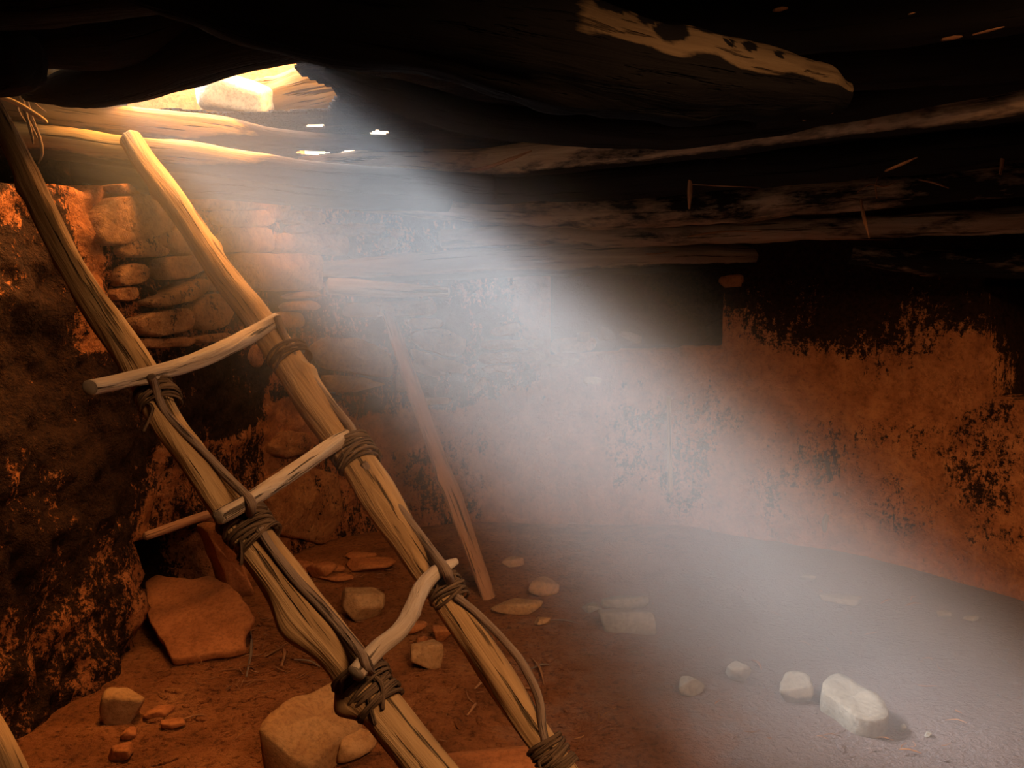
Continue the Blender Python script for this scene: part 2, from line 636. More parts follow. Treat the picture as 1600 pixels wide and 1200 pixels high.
def stone_on_wall(poly, depth, seed, tint):
    """one laid stone: its outline on the wall face, standing a little proud of it"""
    rng = random.Random(seed)
    pts = []
    n = len(poly)
    cx = sum(p[0] for p in poly) / n; cy = sum(p[1] for p in poly) / n
    if len(poly) != 8:
        poly = [(cx + (x - cx) * 1.04, cy + (y - cy) * 1.06) for x, y in poly]
    depth *= 1.35
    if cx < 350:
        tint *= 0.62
    for i in range(n):
        a, b = poly[i], poly[(i + 1) % n]
        L = math.hypot(b[0] - a[0], b[1] - a[1])
        k = max(2, int(L / 9))
        for j in range(k):
            pts.append((a[0] + (b[0] - a[0]) * j / k, a[1] + (b[1] - a[1]) * j / k))
    m = len(pts)
    for _ in range(1):
        pts = [((pts[i - 1][0] + 2 * pts[i][0] + pts[(i + 1) % m][0]) / 4, (pts[i - 1][1] + 2 * pts[i][1] + pts[(i + 1) % m][1]) / 4) for i in range(m)]
    pts = [(x + 2.2 * mnoise.noise(Vector((x * 0.07, y * 0.07, seed))), y + 2.2 * mnoise.noise(Vector((x * 0.07, y * 0.07, seed + 50.0)))) for x, y in pts]
    # ray-wall intersection through the local tangent plane for sub-grid precision
    c, nrm, _ = on_wall(cx, cy)
    ring = []
    for x, y in pts:
        q, nn, _ = on_wall(x, y)
        r = ray(x, y)
        t = np.dot(q - CAM, nn) / np.dot(r, nn)
        ring.append((CAM + r * t, nn / np.linalg.norm(nn)))
    C = sum(p for p, _ in ring) / m
    nrm = nrm / np.linalg.norm(nrm)
    V, Fc = [], []
    tilt = rng.uniform(-0.3, 0.3)
    prof = [(1.0, -0.6), (1.03, 0.2), (1.03, 0.72), (1.0, 0.92), (0.95, 1.0), (0.80, 1.02), (0.58, 1.04), (0.36, 1.04), (0.18, 1.05)]
    for sc_, dh in prof:
        for p, nn in ring:
            q = C + (p - C) * sc_
            hh = depth * dh + (0.012 * fbm(q, 11.0, seed, 4) + 0.012 * tilt * (p[2] - C[2]) * 10 if dh > 0.5 else 0)
            V.append(q + nn * hh)
    for k in range(len(prof) - 1):
        for i in range(m):
            i2 = (i + 1) % m
            Fc.append((k * m + i, k * m + i2, (k + 1) * m + i2, (k + 1) * m + i))
    cidx = len(V)
    V.append(C + nrm * depth * 1.07)
    for i in range(m):
        Fc.append(((len(prof) - 1) * m + i, (len(prof) - 1) * m + (i + 1) % m, cidx))
    return np.array(V), Fc, tint


def R4(x0, y0, x1, y1, sk=0, cut=6):
    """rounded oblong outline, sk pixels of rise at its right end"""
    return [(x0 + cut, y0), (x1 - cut, y0 - sk), (x1, y0 - sk + cut), (x1, y1 - sk - cut), (x1 - cut, y1 - sk), (x0 + cut, y1), (x0, y1 - cut), (x0, y0 + cut)]


STONES = [
    # upper left masonry (lit)
    ([(140, 330), (165, 312), (215, 305), (248, 318), (257, 345), (245, 362), (205, 374), (165, 383), (140, 378)], 0.050, 0.9),
    ([(165, 288), (240, 292), (262, 282), (285, 300), (240, 303), (175, 305)], 0.045, 0.7),
    ([(168, 392), (180, 378), (225, 374), (238, 388), (250, 393), (245, 400), (180, 403)], 0.045, 0.75),
    (R4(222, 360, 262, 385, 2), 0.03, 0.7),
    ([(260, 356), (280, 345), (312, 350), (320, 395), (290, 400), (258, 392)], 0.04, 0.85),
    ([(175, 418), (200, 412), (217, 420), (218, 435), (200, 446), (172, 446)], 0.04, 0.7),
    ([(243, 404), (305, 401), (316, 415), (290, 430), (262, 437), (246, 432)], 0.045, 0.9),
    ([(205, 470), (240, 462), (290, 436), (308, 440), (306, 455), (285, 470), (240, 480), (215, 481)], 0.060, 0.8),
    (R4(168, 450, 204, 472, 2), 0.03, 0.35),
    ([(190, 505), (215, 490), (275, 482), (285, 500), (280, 516), (232, 526), (200, 522)], 0.05, 0.75),
    ([(288, 478), (300, 464), (345, 462), (350, 480), (343, 508), (310, 517), (292, 505)], 0.05, 0.8),
    ([(310, 428), (330, 420), (350, 440), (352, 455), (325, 456), (308, 446)], 0.035, 0.7),
    (R4(200, 530, 290, 545, 3), 0.04, 0.5),
    (R4(292, 524, 348, 538, 4), 0.045, 0.6),
    # behind and right of the far ladder rail
    (R4(280, 300, 415, 328, 0), 0.05, 1.0),
    (R4(318, 331, 418, 354, 0), 0.05, 1.0),
    (R4(330, 357, 415, 394, 0), 0.05, 1.0),
    (R4(405, 300, 440, 345, 0), 0.05, 0.9),
    (R4(352, 397, 494, 452, -3), 0.055, 1.0),
    (R4(418, 366, 538, 396, -4), 0.055, 1.0),
    (R4(436, 330, 500, 350, -3), 0.05, 0.9),
    (R4(442, 352, 560, 368, -2), 0.045, 0.9),
    (R4(520, 352, 600, 366, 0), 0.045, 0.9),
    (R4(590, 372, 616, 392, 0), 0.06, 1.0),
    (R4(440, 458, 494, 468, 2), 0.05, 0.95),
    (R4(436, 472, 492, 486, 0), 0.05, 0.95),
    (R4(420, 488, 470, 512, 0), 0.03, 0.8),
    (R4(536, 474, 680, 496, 4), 0.045, 0.95),
    (R4(635, 497, 692, 512, -2), 0.055, 1.0),
    ([(480, 545), (505, 528), (560, 530), (600, 550), (612, 575), (605, 590), (560, 584), (500, 576)], 0.050, 1.0),
    ([(500, 586), (560, 590), (600, 600), (560, 610), (520, 614), (505, 600)], 0.04, 0.9),
    (R4(618, 580, 634, 612, 0, 4), 0.045, 1.0),
    ([(640, 520), (690, 515), (728, 530), (720, 555), (690, 555), (650, 540)], 0.045, 1.0),
    ([(640, 545), (690, 560), (730, 570), (725, 582), (690, 580), (650, 565)], 0.05, 1.0),
    ([(645, 560), (680, 575), (700, 582), (680, 590), (645, 578)], 0.05, 1.0),
    (R4(655, 622, 702, 634, 3, 4), 0.035, 0.9),
    (R4(752, 532, 850, 546, 2), 0.045, 1.0),
    (R4(768, 512, 812, 527, 8, 5), 0.05, 1.0),
    (R4(748, 552, 850, 568, 4), 0.045, 0.95),
    (R4(752, 572, 800, 582, 2, 4), 0.045, 0.95),
    ([(736, 612), (752, 590), (760, 588), (760, 596), (746, 616)], 0.045, 1.0),
    (R4(860, 530, 930, 552, 4), 0.03, 0.8),
    (R4(912, 588, 940, 600, 0, 4), 0.03, 1.0),
    (R4(850, 560, 905, 574, 2), 0.03, 0.8),
    # broken plaster and stones low on the left wall
    ([(405, 760), (440, 730), (520, 742), (530, 800), (500, 845), (430, 830)], 0.035, 0.25),
    ([(418, 690), (440, 672), (475, 678), (478, 700), (440, 715), (420, 708)], 0.04, 0.2),
    ([(385, 545), (398, 535), (410, 550), (400, 575), (385, 570)], 0.03, 0.2),
]

px_split_l, px_split_r = 520, 1128


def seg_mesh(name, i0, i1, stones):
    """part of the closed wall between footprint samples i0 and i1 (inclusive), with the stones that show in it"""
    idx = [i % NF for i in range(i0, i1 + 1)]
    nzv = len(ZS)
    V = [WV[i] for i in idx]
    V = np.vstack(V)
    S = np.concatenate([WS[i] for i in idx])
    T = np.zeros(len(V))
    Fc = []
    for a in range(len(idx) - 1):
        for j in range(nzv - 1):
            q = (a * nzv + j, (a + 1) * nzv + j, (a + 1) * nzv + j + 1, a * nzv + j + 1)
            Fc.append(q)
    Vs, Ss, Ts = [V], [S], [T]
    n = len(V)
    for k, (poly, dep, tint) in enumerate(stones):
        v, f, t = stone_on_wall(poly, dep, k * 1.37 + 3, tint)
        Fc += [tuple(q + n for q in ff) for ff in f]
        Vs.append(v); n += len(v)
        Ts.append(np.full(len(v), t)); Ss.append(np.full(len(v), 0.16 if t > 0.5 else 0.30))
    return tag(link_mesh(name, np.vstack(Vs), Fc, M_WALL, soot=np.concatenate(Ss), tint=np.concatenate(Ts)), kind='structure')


def foot_index(px):
    z = 60
    return int(np.argmin(np.abs(_bx[:, z] - px)))


iL, iR = foot_index(px_split_l), foot_index(px_split_r)
i_front = int(np.argmin((FP[:, 0] + 1.35) ** 2 + (FP[:, 1] + 0.9) ** 2))
i_fr2 = int(np.argmin((FP[:, 0] - 1.9) ** 2 + (FP[:, 1] + 0.6) ** 2))
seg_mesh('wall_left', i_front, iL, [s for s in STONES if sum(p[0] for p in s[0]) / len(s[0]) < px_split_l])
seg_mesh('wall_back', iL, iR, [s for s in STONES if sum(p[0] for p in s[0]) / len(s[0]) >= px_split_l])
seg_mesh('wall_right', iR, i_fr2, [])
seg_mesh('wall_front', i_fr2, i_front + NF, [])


# floor ------------------------------------------------------------
def floor_z(x, y):
    p = (x, y, 0)
    return 0.022 * fbm(p, 1.3, 3.0, 3) + 0.006 * fbm(p, 9.0, 5.0, 2)


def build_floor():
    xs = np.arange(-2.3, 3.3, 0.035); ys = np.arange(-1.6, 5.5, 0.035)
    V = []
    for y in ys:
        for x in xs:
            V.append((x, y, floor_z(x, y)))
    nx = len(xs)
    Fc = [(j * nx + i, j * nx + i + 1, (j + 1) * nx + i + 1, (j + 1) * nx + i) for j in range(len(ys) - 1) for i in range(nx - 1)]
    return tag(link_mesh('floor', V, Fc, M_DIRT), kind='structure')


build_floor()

# roof deck with the hatch and small gaps of daylight ---------------
HX0, HX1, HY0, HY1 = -1.62, -0.74, 2.36, 3.22
GAPS = [(493, 198, 34, 8), (592, 209, 28, 9), (490, 240, 58, 9), (545, 241, 34, 9), (578, 256, 14, 12), (100, 106, 14, 6), (68, 143, 14, 5), (176, 100, 14, 3), (118, 105, 10, 4)]


def deck_open(x, y):
    w = 0.035 * math.sin(x * 9) + 0.03 * math.sin(y * 13 + 1)
    if HX0 + w < x < HX1 + w and HY0 + w * 0.6 < y < HY1 + w * 0.6:
        return True
    if 0.50 < x < 1.85 and -0.10 < y < 0.85:  # invented opening, out of view, cut for the added fill lamp
        return True
    if y < 1.7:
        return False
    px, py, d = proj((x, y, ROOF_Z))
    for gx, gy, gw, gh in GAPS:
        if ((px - gx) / (gw * 0.5)) ** 2 + ((py - gy) / (gh * 0.5)) ** 2 < 1 + 0.5 * mnoise.noise(Vector((px * 0.13, py * 0.2, 3.0))):
            return True
    return False


def build_deck():
    xs = np.arange(-3.3, 3.4, 0.02); ys = np.arange(-1.7, 5.8, 0.02)
    nx, ny = len(xs), len(ys)
    op = np.zeros((ny - 1, nx - 1), bool)
    for j in range(ny - 1):
        for i in range(nx - 1):
            if -1.95 < xs[i] < 1.9 and -0.3 < ys[j] < 4.8:
                op[j, i] = deck_open(xs[i] + .01, ys[j] + .01)
    # merge closed cells in coarse areas would save faces, the grid is kept plain
    V, Fc = [], []
    for y in ys:
        for x in xs:
            V.append((x, y, ROOF_Z + 0.012 * nz((x, y, 0), 5.0, 2.0)))
    for j in range(ny - 1):
        for i in range(nx - 1):
            if not op[j, i]:
                Fc.append((j * nx + i, (j + 1) * nx + i, (j + 1) * nx + i + 1, j * nx + i + 1))
    o = link_mesh('ceiling', V, Fc, M_DECK)
    s = o.modifiers.new('thickness', 'SOLIDIFY')
    s.thickness = 0.012
    s.offset = -1
    return tag(o, kind='structure')


build_deck()


# ------------------------------------------------------------------ the ladder
def dlin(y0, d0, y1, d1):
    def f(y):
        t = (y - y0) / (y1 - y0)
        return 1.0 / ((1 - t) / d0 + t / d1)
    return f


dL = dlin(180, 1.92, 1200, 1.25)
dR = dlin(215, 2.66, 1195, 1.62)
RIGHT = [((205, 218), 16), ((228, 255), 18), ((262, 300), 19), ((300, 355), 20), ((350, 430), 21), ((400, 495), 22), ((450, 565), 25), ((498, 640), 28),
         ((550, 708), 27), ((600, 788), 29), ((648, 862), 26), ((690, 925), 24), ((735, 990), 25), ((785, 1065), 25), ((830, 1135), 24), ((880, 1205), 24)]
LEFT = [((-22, 150), 15), ((-5, 180), 15), ((22, 232), 16), ((50, 290), 17), ((85, 360), 19), ((112, 412), 20), ((150, 475), 23), ((190, 535), 24), ((225, 590), 24),
        ((258, 655), 24), ((302, 715), 25), ((350, 782), 26), ((402, 852), 30), ((452, 920), 34), ((500, 983), 34), ((550, 1045), 33), ((592, 1102), 34), ((640, 1163), 35), ((690, 1225), 36)]


def rail_pts(data, df, foot=True):
    pts = [P(x, y, df(y)) for (x, y), r in data]
    rad = [r * df(y) / F for (x, y), r in data]
    if foot:
        a, b = np.array(pts[-3]), np.array(pts[-1])
        dv = b - a
        t = (b[2] - 0.0) / -dv[2]
        pts.append(b + dv * t * 0.5); rad.append(rad[-1])
        pts.append(b + dv * t); rad.append(rad[-1])
    return pts, rad


rp, rr = rail_pts(RIGHT, dR)
lp, lr = rail_pts(LEFT, dL)
lad = empty('ladder', ((rp[-1] + lp[-1]) / 2).tolist())
tag(lad, 'rough two-pole wooden ladder lashed with twine, leaning up towards the bright roof hatch', 'ladder')


def part(name, tb, mat, parent=lad, label=None):
    o = MB().add(tb).build(name, mat, parent)
    if label: o['label'] = label
    return o


part('rail', tube(rp, rr, 32, 0.010, 0.07, 0.10, 3.1, knots=((0.10, 60, .25, .03), (0.215, 200, .22, .03), (0.27, 120, .2, .02), (0.43, 250, .3, .02), (0.525, 100, .35, .05), (0.54, 160, -.30, .07))), M_RAIL)
part('rail', tube(lp, lr, 32, 0.010, 0.09, 0.16, 7.7, knots=((0.13, 20, .3, .03), (0.22, 80, .35, .03), (0.25, 200, -.45, .10), (0.60, 30, .55, .05), (0.665, 40, .75, .03), (0.66, 150, .35, .03), (0.78, 200, .3, .03))), M_RAIL)


def path(data, df_off, default=None):
    return None


def front(px, py, which, off):
    d = (dL if which == 'L' else dR)(py)
    return P(px, py, d - off)


# rungs: lie on the camera side of both rails
def rung(data, seed, knots=()):
    pts = [P(x, y, d) for x, y, d, r in data]
    rad = [r * d / F for x, y, d, r in data]
    return part('rung', tube(pts, rad, 20, 0.010, 0.07, 0.10, seed, knots, endround=0.35), M_RUNG)


a, b = dL(588) - 0.055, dR(505) - 0.06
rung([(140, 606, a - 0.20, 12), (182, 598, a - 0.1, 12), (232, 586, a, 12), (290, 570, a + 0.16, 13), (340, 550, a + 0.30, 13), (390, 524, b - 0.09, 13), (432, 499, b + 0.02, 11)], 11.0, ((0.2, 60, .25, .02),))
a, b = dL(795) - 0.06, dR(695) - 0.065
rung([(343, 808, a - 0.07, 13), (388, 783, a + 0.02, 13), (430, 756, (a + b) / 2 - 0.08, 13), (480, 722, (a + b) / 2 + 0.1, 13), (520, 695, b - 0.02, 13), (545, 680, b + 0.04, 11)], 12.0)
a, b = dL(1030) - 0.075, dR(890) - 0.06
rung([(556, 1053, a - 0.04, 15), (590, 1014, a + 0.02, 15), (625, 985, a + 0.10, 14), (645, 950, (a + b) / 2, 14), (660, 918, b - 0.10, 14), (680, 895, b - 0.02, 12), (698, 884, b + 0.02, 9), (712, 877, b + 0.05, 6)], 13.0, ((0.45, 30, .15, .03),))


def sticks(pts, which, seed, off):
    P3 = [front(x, y, which, off if len(q) == 0 else q[0]) for x, y, r, *q in pts]
    rad = [r * (dL if which == 'L' else dR)(y) / F for x, y, r, *q in pts]
    part('binding_stick', tube(P3, rad, 12, 0.010, 0.05, 0.0, seed, endround=0.5), M_ROD)


sticks([(236, 588, 6, .085), (243, 606, 6, .05), (256, 640, 6), (280, 668, 6), (315, 702, 6), (352, 742, 7), (382, 772, 7, .06), (393, 786, 7, .09), (391, 803, 7, .055)], 'L', 21.0, 0.028)
sticks([(405, 826, 7, .045), (425, 858, 7), (462, 905, 8), (500, 945, 8), (535, 985, 8), (560, 1015, 8, .06), (572, 1035, 8, .11), (578, 1048, 8, .07)], 'L', 22.0, 0.035)
sticks([(433, 496, 6, .08), (442, 520, 6, .05), (462, 560, 6), (492, 598, 6), (525, 640, 7), (548, 668, 7, .05), (556, 690, 7, .05)], 'R', 23.0, 0.03)
sticks([(568, 725, 7, .045), (590, 755, 7), (632, 805, 7), (668, 852, 7), (688, 880, 8, .08), (698, 893, 8, .10), (702, 906, 8, .05)], 'R', 24.0, 0.03)
sticks([(712, 932, 6, .045), (745, 958, 6), (785, 998, 6), (815, 1035, 7), (836, 1075, 7), (845, 1105, 7), (847, 1132, 7), (852, 1160, 7)], 'R', 25.0, 0.03)


def lashing(pts_c, which, data, x, y, loops, spread, seed, thick=0.0048, tails=2):
    """a coil of twine round rail and binding stick"""
    df = dL if which == 'L' else dR
    arr = data
    # nearest rail axis sample and direction
    best = min(range(len(arr)), key=lambda i: abs(arr[i][0][1] - y))
    i0, i1 = max(0, best - 1), min(len(arr) - 1, best + 1)
    A = P(*arr[i0][0], df(arr[i0][0][1])); B = P(*arr[i1][0], df(arr[i1][0][1]))
    T = (B - A) / np.linalg.norm(B - A)
    c = P(x, y, df(y))
    r = arr[best][1] * df(y) / F
    toc = CAM - c
    v = toc - T * np.dot(toc, T); v /= np.linalg.norm(v)
    u = np.cross(T, v)
    if u[0] < 0: u = -u
    rng = random.Random(seed)
    mb = MB()
    for k in range(loops):
        s = (k - (loops - 1) / 2) * spread
        tl, tv, ph = rng.uniform(-0.10, 0.28), rng.uniform(-0.12, 0.12), rng.uniform(0, 6)
        ex = 1 + rng.uniform(0.03, 0.22)
        pts = []
        n = 30
        for q in range(n + 2):
            a = 2 * math.pi * q / n
            ra = r * ex * (1.0 + 0.16 * max(0, math.cos(a - 0.7)))
            pts.append(c + u * math.cos(a) * ra + v * math.sin(a) * ra * 1.06 + T * (s + tl * r * math.cos(a + 0.4) + tv * r * math.sin(2 * a + ph) + spread * q / n * 0.6))
        th = thick * rng.uniform(0.6, 1.0)
        mb.add(tube(pts, [th] * len(pts), 7, 0.012, 0.1, 0, seed + k, endround=0.3))
    for k in range(tails):
        a = rng.uniform(0.3, 2.2)
        p0 = c + u * math.cos(a) * r * 1.15 + v * math.sin(a) * r * 1.15 + T * rng.uniform(-1, 1) * spread * loops * 0.4
        p1 = p0 + v * 0.02 + np.array([rng.uniform(-.03, .03), 0, -0.02])
        p2 = p1 + np.array([rng.uniform(-.03, .02), rng.uniform(-.02, .02), -0.05 * rng.uniform(.5, 1.2)])
        mb.add(tube([p0, p1, p2], [thick * .8] * 3, 6, 0.012, 0.1, 0, seed + 30 + k))
    mb.build('lashing', M_TWINE, lad)


lashing(None, 'L', LEFT, 245, 622, 9, 0.0062, 31, 0.0040)
lashing(None, 'L', LEFT, 388, 828, 13, 0.0062, 32, 0.0050)
lashing(None, 'L', LEFT, 572, 1075, 13, 0.0068, 33, 0.0050, 3)
lashing(None, 'R', RIGHT, 452, 562, 6, 0.008, 34, 0.0042, 1)
lashing(None, 'R', RIGHT, 552, 712, 10, 0.0080, 35, 0.0046, 1)
lashing(None, 'R', RIGHT, 694, 922, 12, 0.0066, 36, 0.0046, 3)
lashing(None, 'R', RIGHT, 862, 1182, 12, 0.0066, 37, 0.0050, 2)

# ------------------------------------------------------------------ poles and planks standing about
pl = [((607, 492), 4.35, 10), ((640, 590), 4.15, 13), ((680, 700), 3.92, 14), ((712, 785), 3.72, 15), ((738, 860), 3.56, 15), ((765, 940), 3.40, 12)]
o = MB().add(tube([P(*c, d) for c, d, r in pl], [r * d / F for c, d, r in pl], 16, 0.02, 0.10, 0.1, 41.0, ((0.62, 0, .35, .05),), flat=(1.0, 0.55), endround=0.3)).build('plank', M_PLANK, origin=P(765, 940, 3.4))
tag(o, 'long flat plank leaning on the wall behind the ladder, its top end in the haze', 'plank')
o = MB().add(tube([P(1045, 620, 4.60), P(1046, 690, 4.60), P(1048, 768, 4.58)], [0.015, 0.016, 0.015], 10, 0.02, 0.08, 0, 43.0)).build('wall_stick', M_PALE, origin=P(1048, 768, 4.6))
tag(o, 'thin pale stick upright against the plaster wall in the hazy middle', 'stick')
o = MB().add(tube([PZ(-60, 1060, .55), PZ(-5, 1150, .50), PZ(30, 1225, .42), PZ(55, 1300, .30)], [0.022, 0.022, 0.023, 0.024], 16, 0.015, 0.07, 0.1, 44.0)).build('wooden_pole', M_RAIL)
tag(o, 'short end of a weathered pole cutting the bottom left corner', 'pole')

# ------------------------------------------------------------------ roof logs
def zdist(px, py, z):
    return PZ(px, py, z)[1]


def roof_log(name, data, mat, label, seed, bare=None, rough=0.08, groove=0.1, knots=(), nseg=24, group=None, step=0.03):
    """data: (px, py, distance, half-thickness px)"""
    pts = [P(x, y, d) for x, y, d, r in data]
    rad = [r * d / F for x, y, d, r in data]
    if data[-1][0] >= 1690:                       # run on into the right-hand wall
        dv = pts[-1] - pts[-2]
        pts.append(pts[-1] + dv / np.linalg.norm(dv) * 1.1); rad.append(rad[-1])
    if data[0][0] <= -60:                         # and over the left-hand one
        dv = pts[0] - pts[1]
        pts.insert(0, pts[0] + dv / np.linalg.norm(dv) * 0.5); rad.insert(0, rad[0])
    C0 = np.mean(pts, axis=0)
    sf = bare if bare is not None else (lambda t, p, ca, sa, nn: 0.55)
    o = MB().add(tube(pts, rad, nseg, step, rough, groove, seed, knots, sootf=sf, endround=0.4)).build(name, mat, origin=C0)
    return tag(o, label, 'log', group)


def const(s):
    return lambda t, p, ca, sa, nn: s


KNOTS = [(960, 6, 34, 12), (1050, 50, 30, 14), (1118, 42, 32, 11), (1172, 72, 12, 8), (1218, 84, 8, 6), (1010, 30, 10, 6), (1140, 66, 9, 5)]


def huge_soot_light(t, p, ca, sa, nn):
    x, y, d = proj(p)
    # bounced light painted as a paler strip along the upper flank, pitted with knot holes; the rest is black with smoke
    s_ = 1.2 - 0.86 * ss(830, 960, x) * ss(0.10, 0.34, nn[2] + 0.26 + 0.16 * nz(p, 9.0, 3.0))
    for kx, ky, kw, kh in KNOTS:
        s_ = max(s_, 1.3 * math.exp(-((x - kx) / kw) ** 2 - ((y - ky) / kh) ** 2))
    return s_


# the big sooty log nearest the camera
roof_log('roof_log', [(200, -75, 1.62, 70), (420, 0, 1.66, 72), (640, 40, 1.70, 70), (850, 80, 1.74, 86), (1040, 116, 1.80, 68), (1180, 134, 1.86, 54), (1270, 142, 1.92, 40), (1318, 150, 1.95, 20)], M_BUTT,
         'massive soot-black log across the top of the picture, tapering to a pale knotty butt', 51.0, huge_soot_light, 0.10, 0.12,
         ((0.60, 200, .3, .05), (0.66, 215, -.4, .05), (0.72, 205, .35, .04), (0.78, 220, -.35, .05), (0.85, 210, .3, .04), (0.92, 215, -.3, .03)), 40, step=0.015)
roof_log('roof_log', [(40, 150, 2.34, 8), (70, 146, 2.32, 16), (110, 139, 2.28, 27), (150, 135, 2.24, 31), (230, 112, 2.2, 37), (300, 86, 2.14, 43), (380, 62, 2.1, 44), (470, 44, 2.06, 46), (620, 20, 2.0, 60), (760, 0, 1.96, 60)], M_LOG,
         'black bowed log whose sagging belly edges the hatch on its camera side', 52.0, const(1.2), 0.06)
roof_log('roof_log', [(-200, 60, 2.1, 44), (-40, 58, 2.1, 47), (60, 56, 2.1, 45), (150, 54, 2.1, 50), (220, 44, 2.1, 44), (340, 16, 2.08, 40), (480, -20, 2.0, 40)], M_LOG,
         'straight black log above the bowed one, at the top left', 49.0, const(1.2), 0.06)
roof_log('roof_log', [(-200, -40, 1.8, 60), (0, -20, 1.8, 60), (200, -40, 1.75, 60), (400, -70, 1.7, 60)], M_LOG,
         'black log cut off by the top edge of the picture, far left', 48.0, const(1.2), 0.06)
roof_log('roof_log', [(-90, 90, 2.0, 58), (-20, 92, 1.98, 56), (30, 94, 1.97, 46), (50, 96, 1.97, 38)], M_LOG, 'black log stub ending bluntly in the top left corner', 53.0, const(1.3))
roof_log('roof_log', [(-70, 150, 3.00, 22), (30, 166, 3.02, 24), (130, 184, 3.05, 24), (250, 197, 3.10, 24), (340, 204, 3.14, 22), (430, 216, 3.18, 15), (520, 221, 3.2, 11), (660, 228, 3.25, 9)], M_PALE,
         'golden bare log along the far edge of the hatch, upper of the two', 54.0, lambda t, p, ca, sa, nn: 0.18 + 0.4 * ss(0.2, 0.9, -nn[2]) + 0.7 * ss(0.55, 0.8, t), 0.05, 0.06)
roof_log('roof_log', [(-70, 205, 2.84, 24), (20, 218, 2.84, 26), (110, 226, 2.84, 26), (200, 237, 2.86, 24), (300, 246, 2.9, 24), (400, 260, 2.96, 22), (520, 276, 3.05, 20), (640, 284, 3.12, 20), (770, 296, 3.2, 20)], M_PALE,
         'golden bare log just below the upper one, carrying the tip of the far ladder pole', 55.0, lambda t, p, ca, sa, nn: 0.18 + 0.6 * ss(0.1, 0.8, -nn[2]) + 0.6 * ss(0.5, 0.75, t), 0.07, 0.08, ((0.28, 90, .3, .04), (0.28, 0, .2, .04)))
roof_log('roof_log', [(120, 262, 2.98, 22), (260, 282, 3.02, 24), (380, 292, 3.10, 22), (520, 306, 3.3, 20), (700, 312, 3.4, 18)], M_LOG, 'dark log tucked under the golden pair, on top of the masonry', 56.0, const(0.9))
roof_log('roof_log', [(508, 112, 2.62, 7), (560, 132, 2.64, 16), (640, 156, 2.66, 26), (760, 186, 2.64, 26), (900, 200, 2.62, 26), (1050, 208, 2.6, 24), (1200, 196, 2.5, 18), (1300, 184, 2.46, 8)], M_LOG, 'dark twisted log under the massive one, beginning at the hatch corner', 57.0, const(0.85))
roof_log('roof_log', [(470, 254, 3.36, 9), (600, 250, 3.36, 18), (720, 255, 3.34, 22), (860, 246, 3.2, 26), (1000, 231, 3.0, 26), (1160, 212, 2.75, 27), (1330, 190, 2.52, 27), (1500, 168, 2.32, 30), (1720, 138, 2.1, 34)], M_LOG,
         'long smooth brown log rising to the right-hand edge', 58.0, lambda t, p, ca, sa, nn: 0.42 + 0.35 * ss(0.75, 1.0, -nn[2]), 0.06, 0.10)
roof_log('roof_log', [(640, 290, 3.5, 14), (760, 292, 3.5, 24), (900, 288, 3.4, 26), (1050, 278, 3.25, 26), (1220, 262, 3.0, 27), (1400, 245, 2.8, 28), (1700, 215, 2.5, 30)], M_LOG, 'sooty log right below the long smooth brown one', 59.0, const(0.72), 0.10)
roof_log('roof_log', [(500, 306, 3.75, 16), (640, 316, 3.78, 22), (800, 326, 3.76, 26), (950, 328, 3.7, 28), (1100, 322, 3.6, 28), (1250, 308, 3.4, 28), (1430, 292, 3.2, 28), (1700, 268, 2.9, 30)], M_LOG,
         'mottled rough-barked log, third up from the wall top', 60.0, lambda t, p, ca, sa, nn: 0.40 + 0.25 * t, 0.12, 0.16)
roof_log('roof_log', [(690, 372, 4.1, 14), (850, 366, 4.1, 16), (980, 368, 4.05, 17), (1110, 364, 3.95, 18), (1250, 358, 3.8, 18), (1400, 352, 3.6, 18), (1700, 338, 3.25, 22)], M_LOG,
         'thin splintery log between the mottled log and the lowest', 61.0, lambda t, p, ca, sa, nn: 0.42, 0.12, 0.18)
roof_log('roof_log', [(470, 425, 4.45, 14), (600, 420, 4.45, 22), (750, 412, 4.45, 23), (900, 406, 4.42, 25), (1020, 402, 4.42, 24), (1110, 401, 4.50, 20), (1190, 400, 4.62, 16), (1240, 398, 4.75, 12)], M_LOG,
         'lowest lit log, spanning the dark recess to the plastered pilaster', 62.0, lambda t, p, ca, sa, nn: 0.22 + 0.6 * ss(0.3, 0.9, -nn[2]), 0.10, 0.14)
roof_log('roof_log', [(514, 447, 4.22, 13), (560, 449, 4.24, 13), (600, 452, 4.26, 12), (700, 456, 4.3, 8)], M_PALE, 'short pale stub log with a cut end, below the lowest lit log', 63.0, const(0.15), 0.08, 0.12)
roof_log('roof_log', [(1330, 398, 3.75, 14), (1450, 410, 3.62, 20), (1560, 412, 3.45, 22), (1700, 408, 3.3, 24)], M_LOG, 'dark log end over the recess at the right-hand edge', 64.0, const(0.6))
for k, (dat, lab) in enumerate([
    ([(900, 40, 2.1, 40), (1100, 40, 2.05, 44), (1300, 30, 1.98, 46), (1500, 10, 1.9, 48), (1720, -20, 1.8, 50)], 'black log behind the massive one, topmost at the right'),
    ([(1150, 110, 2.3, 30), (1300, 100, 2.25, 40), (1450, 88, 2.18, 44), (1720, 60, 2.05, 48)], 'black log second from the top at the right'),
    ([(1180, 180, 2.45, 20), (1320, 165, 2.4, 26), (1500, 130, 2.25, 26), (1720, 100, 2.1, 28)], 'thin black log between the smooth brown log and the black pair above'),
]):
    roof_log('roof_log', dat, M_LOG, lab, 70.0 + k, const(1.05))

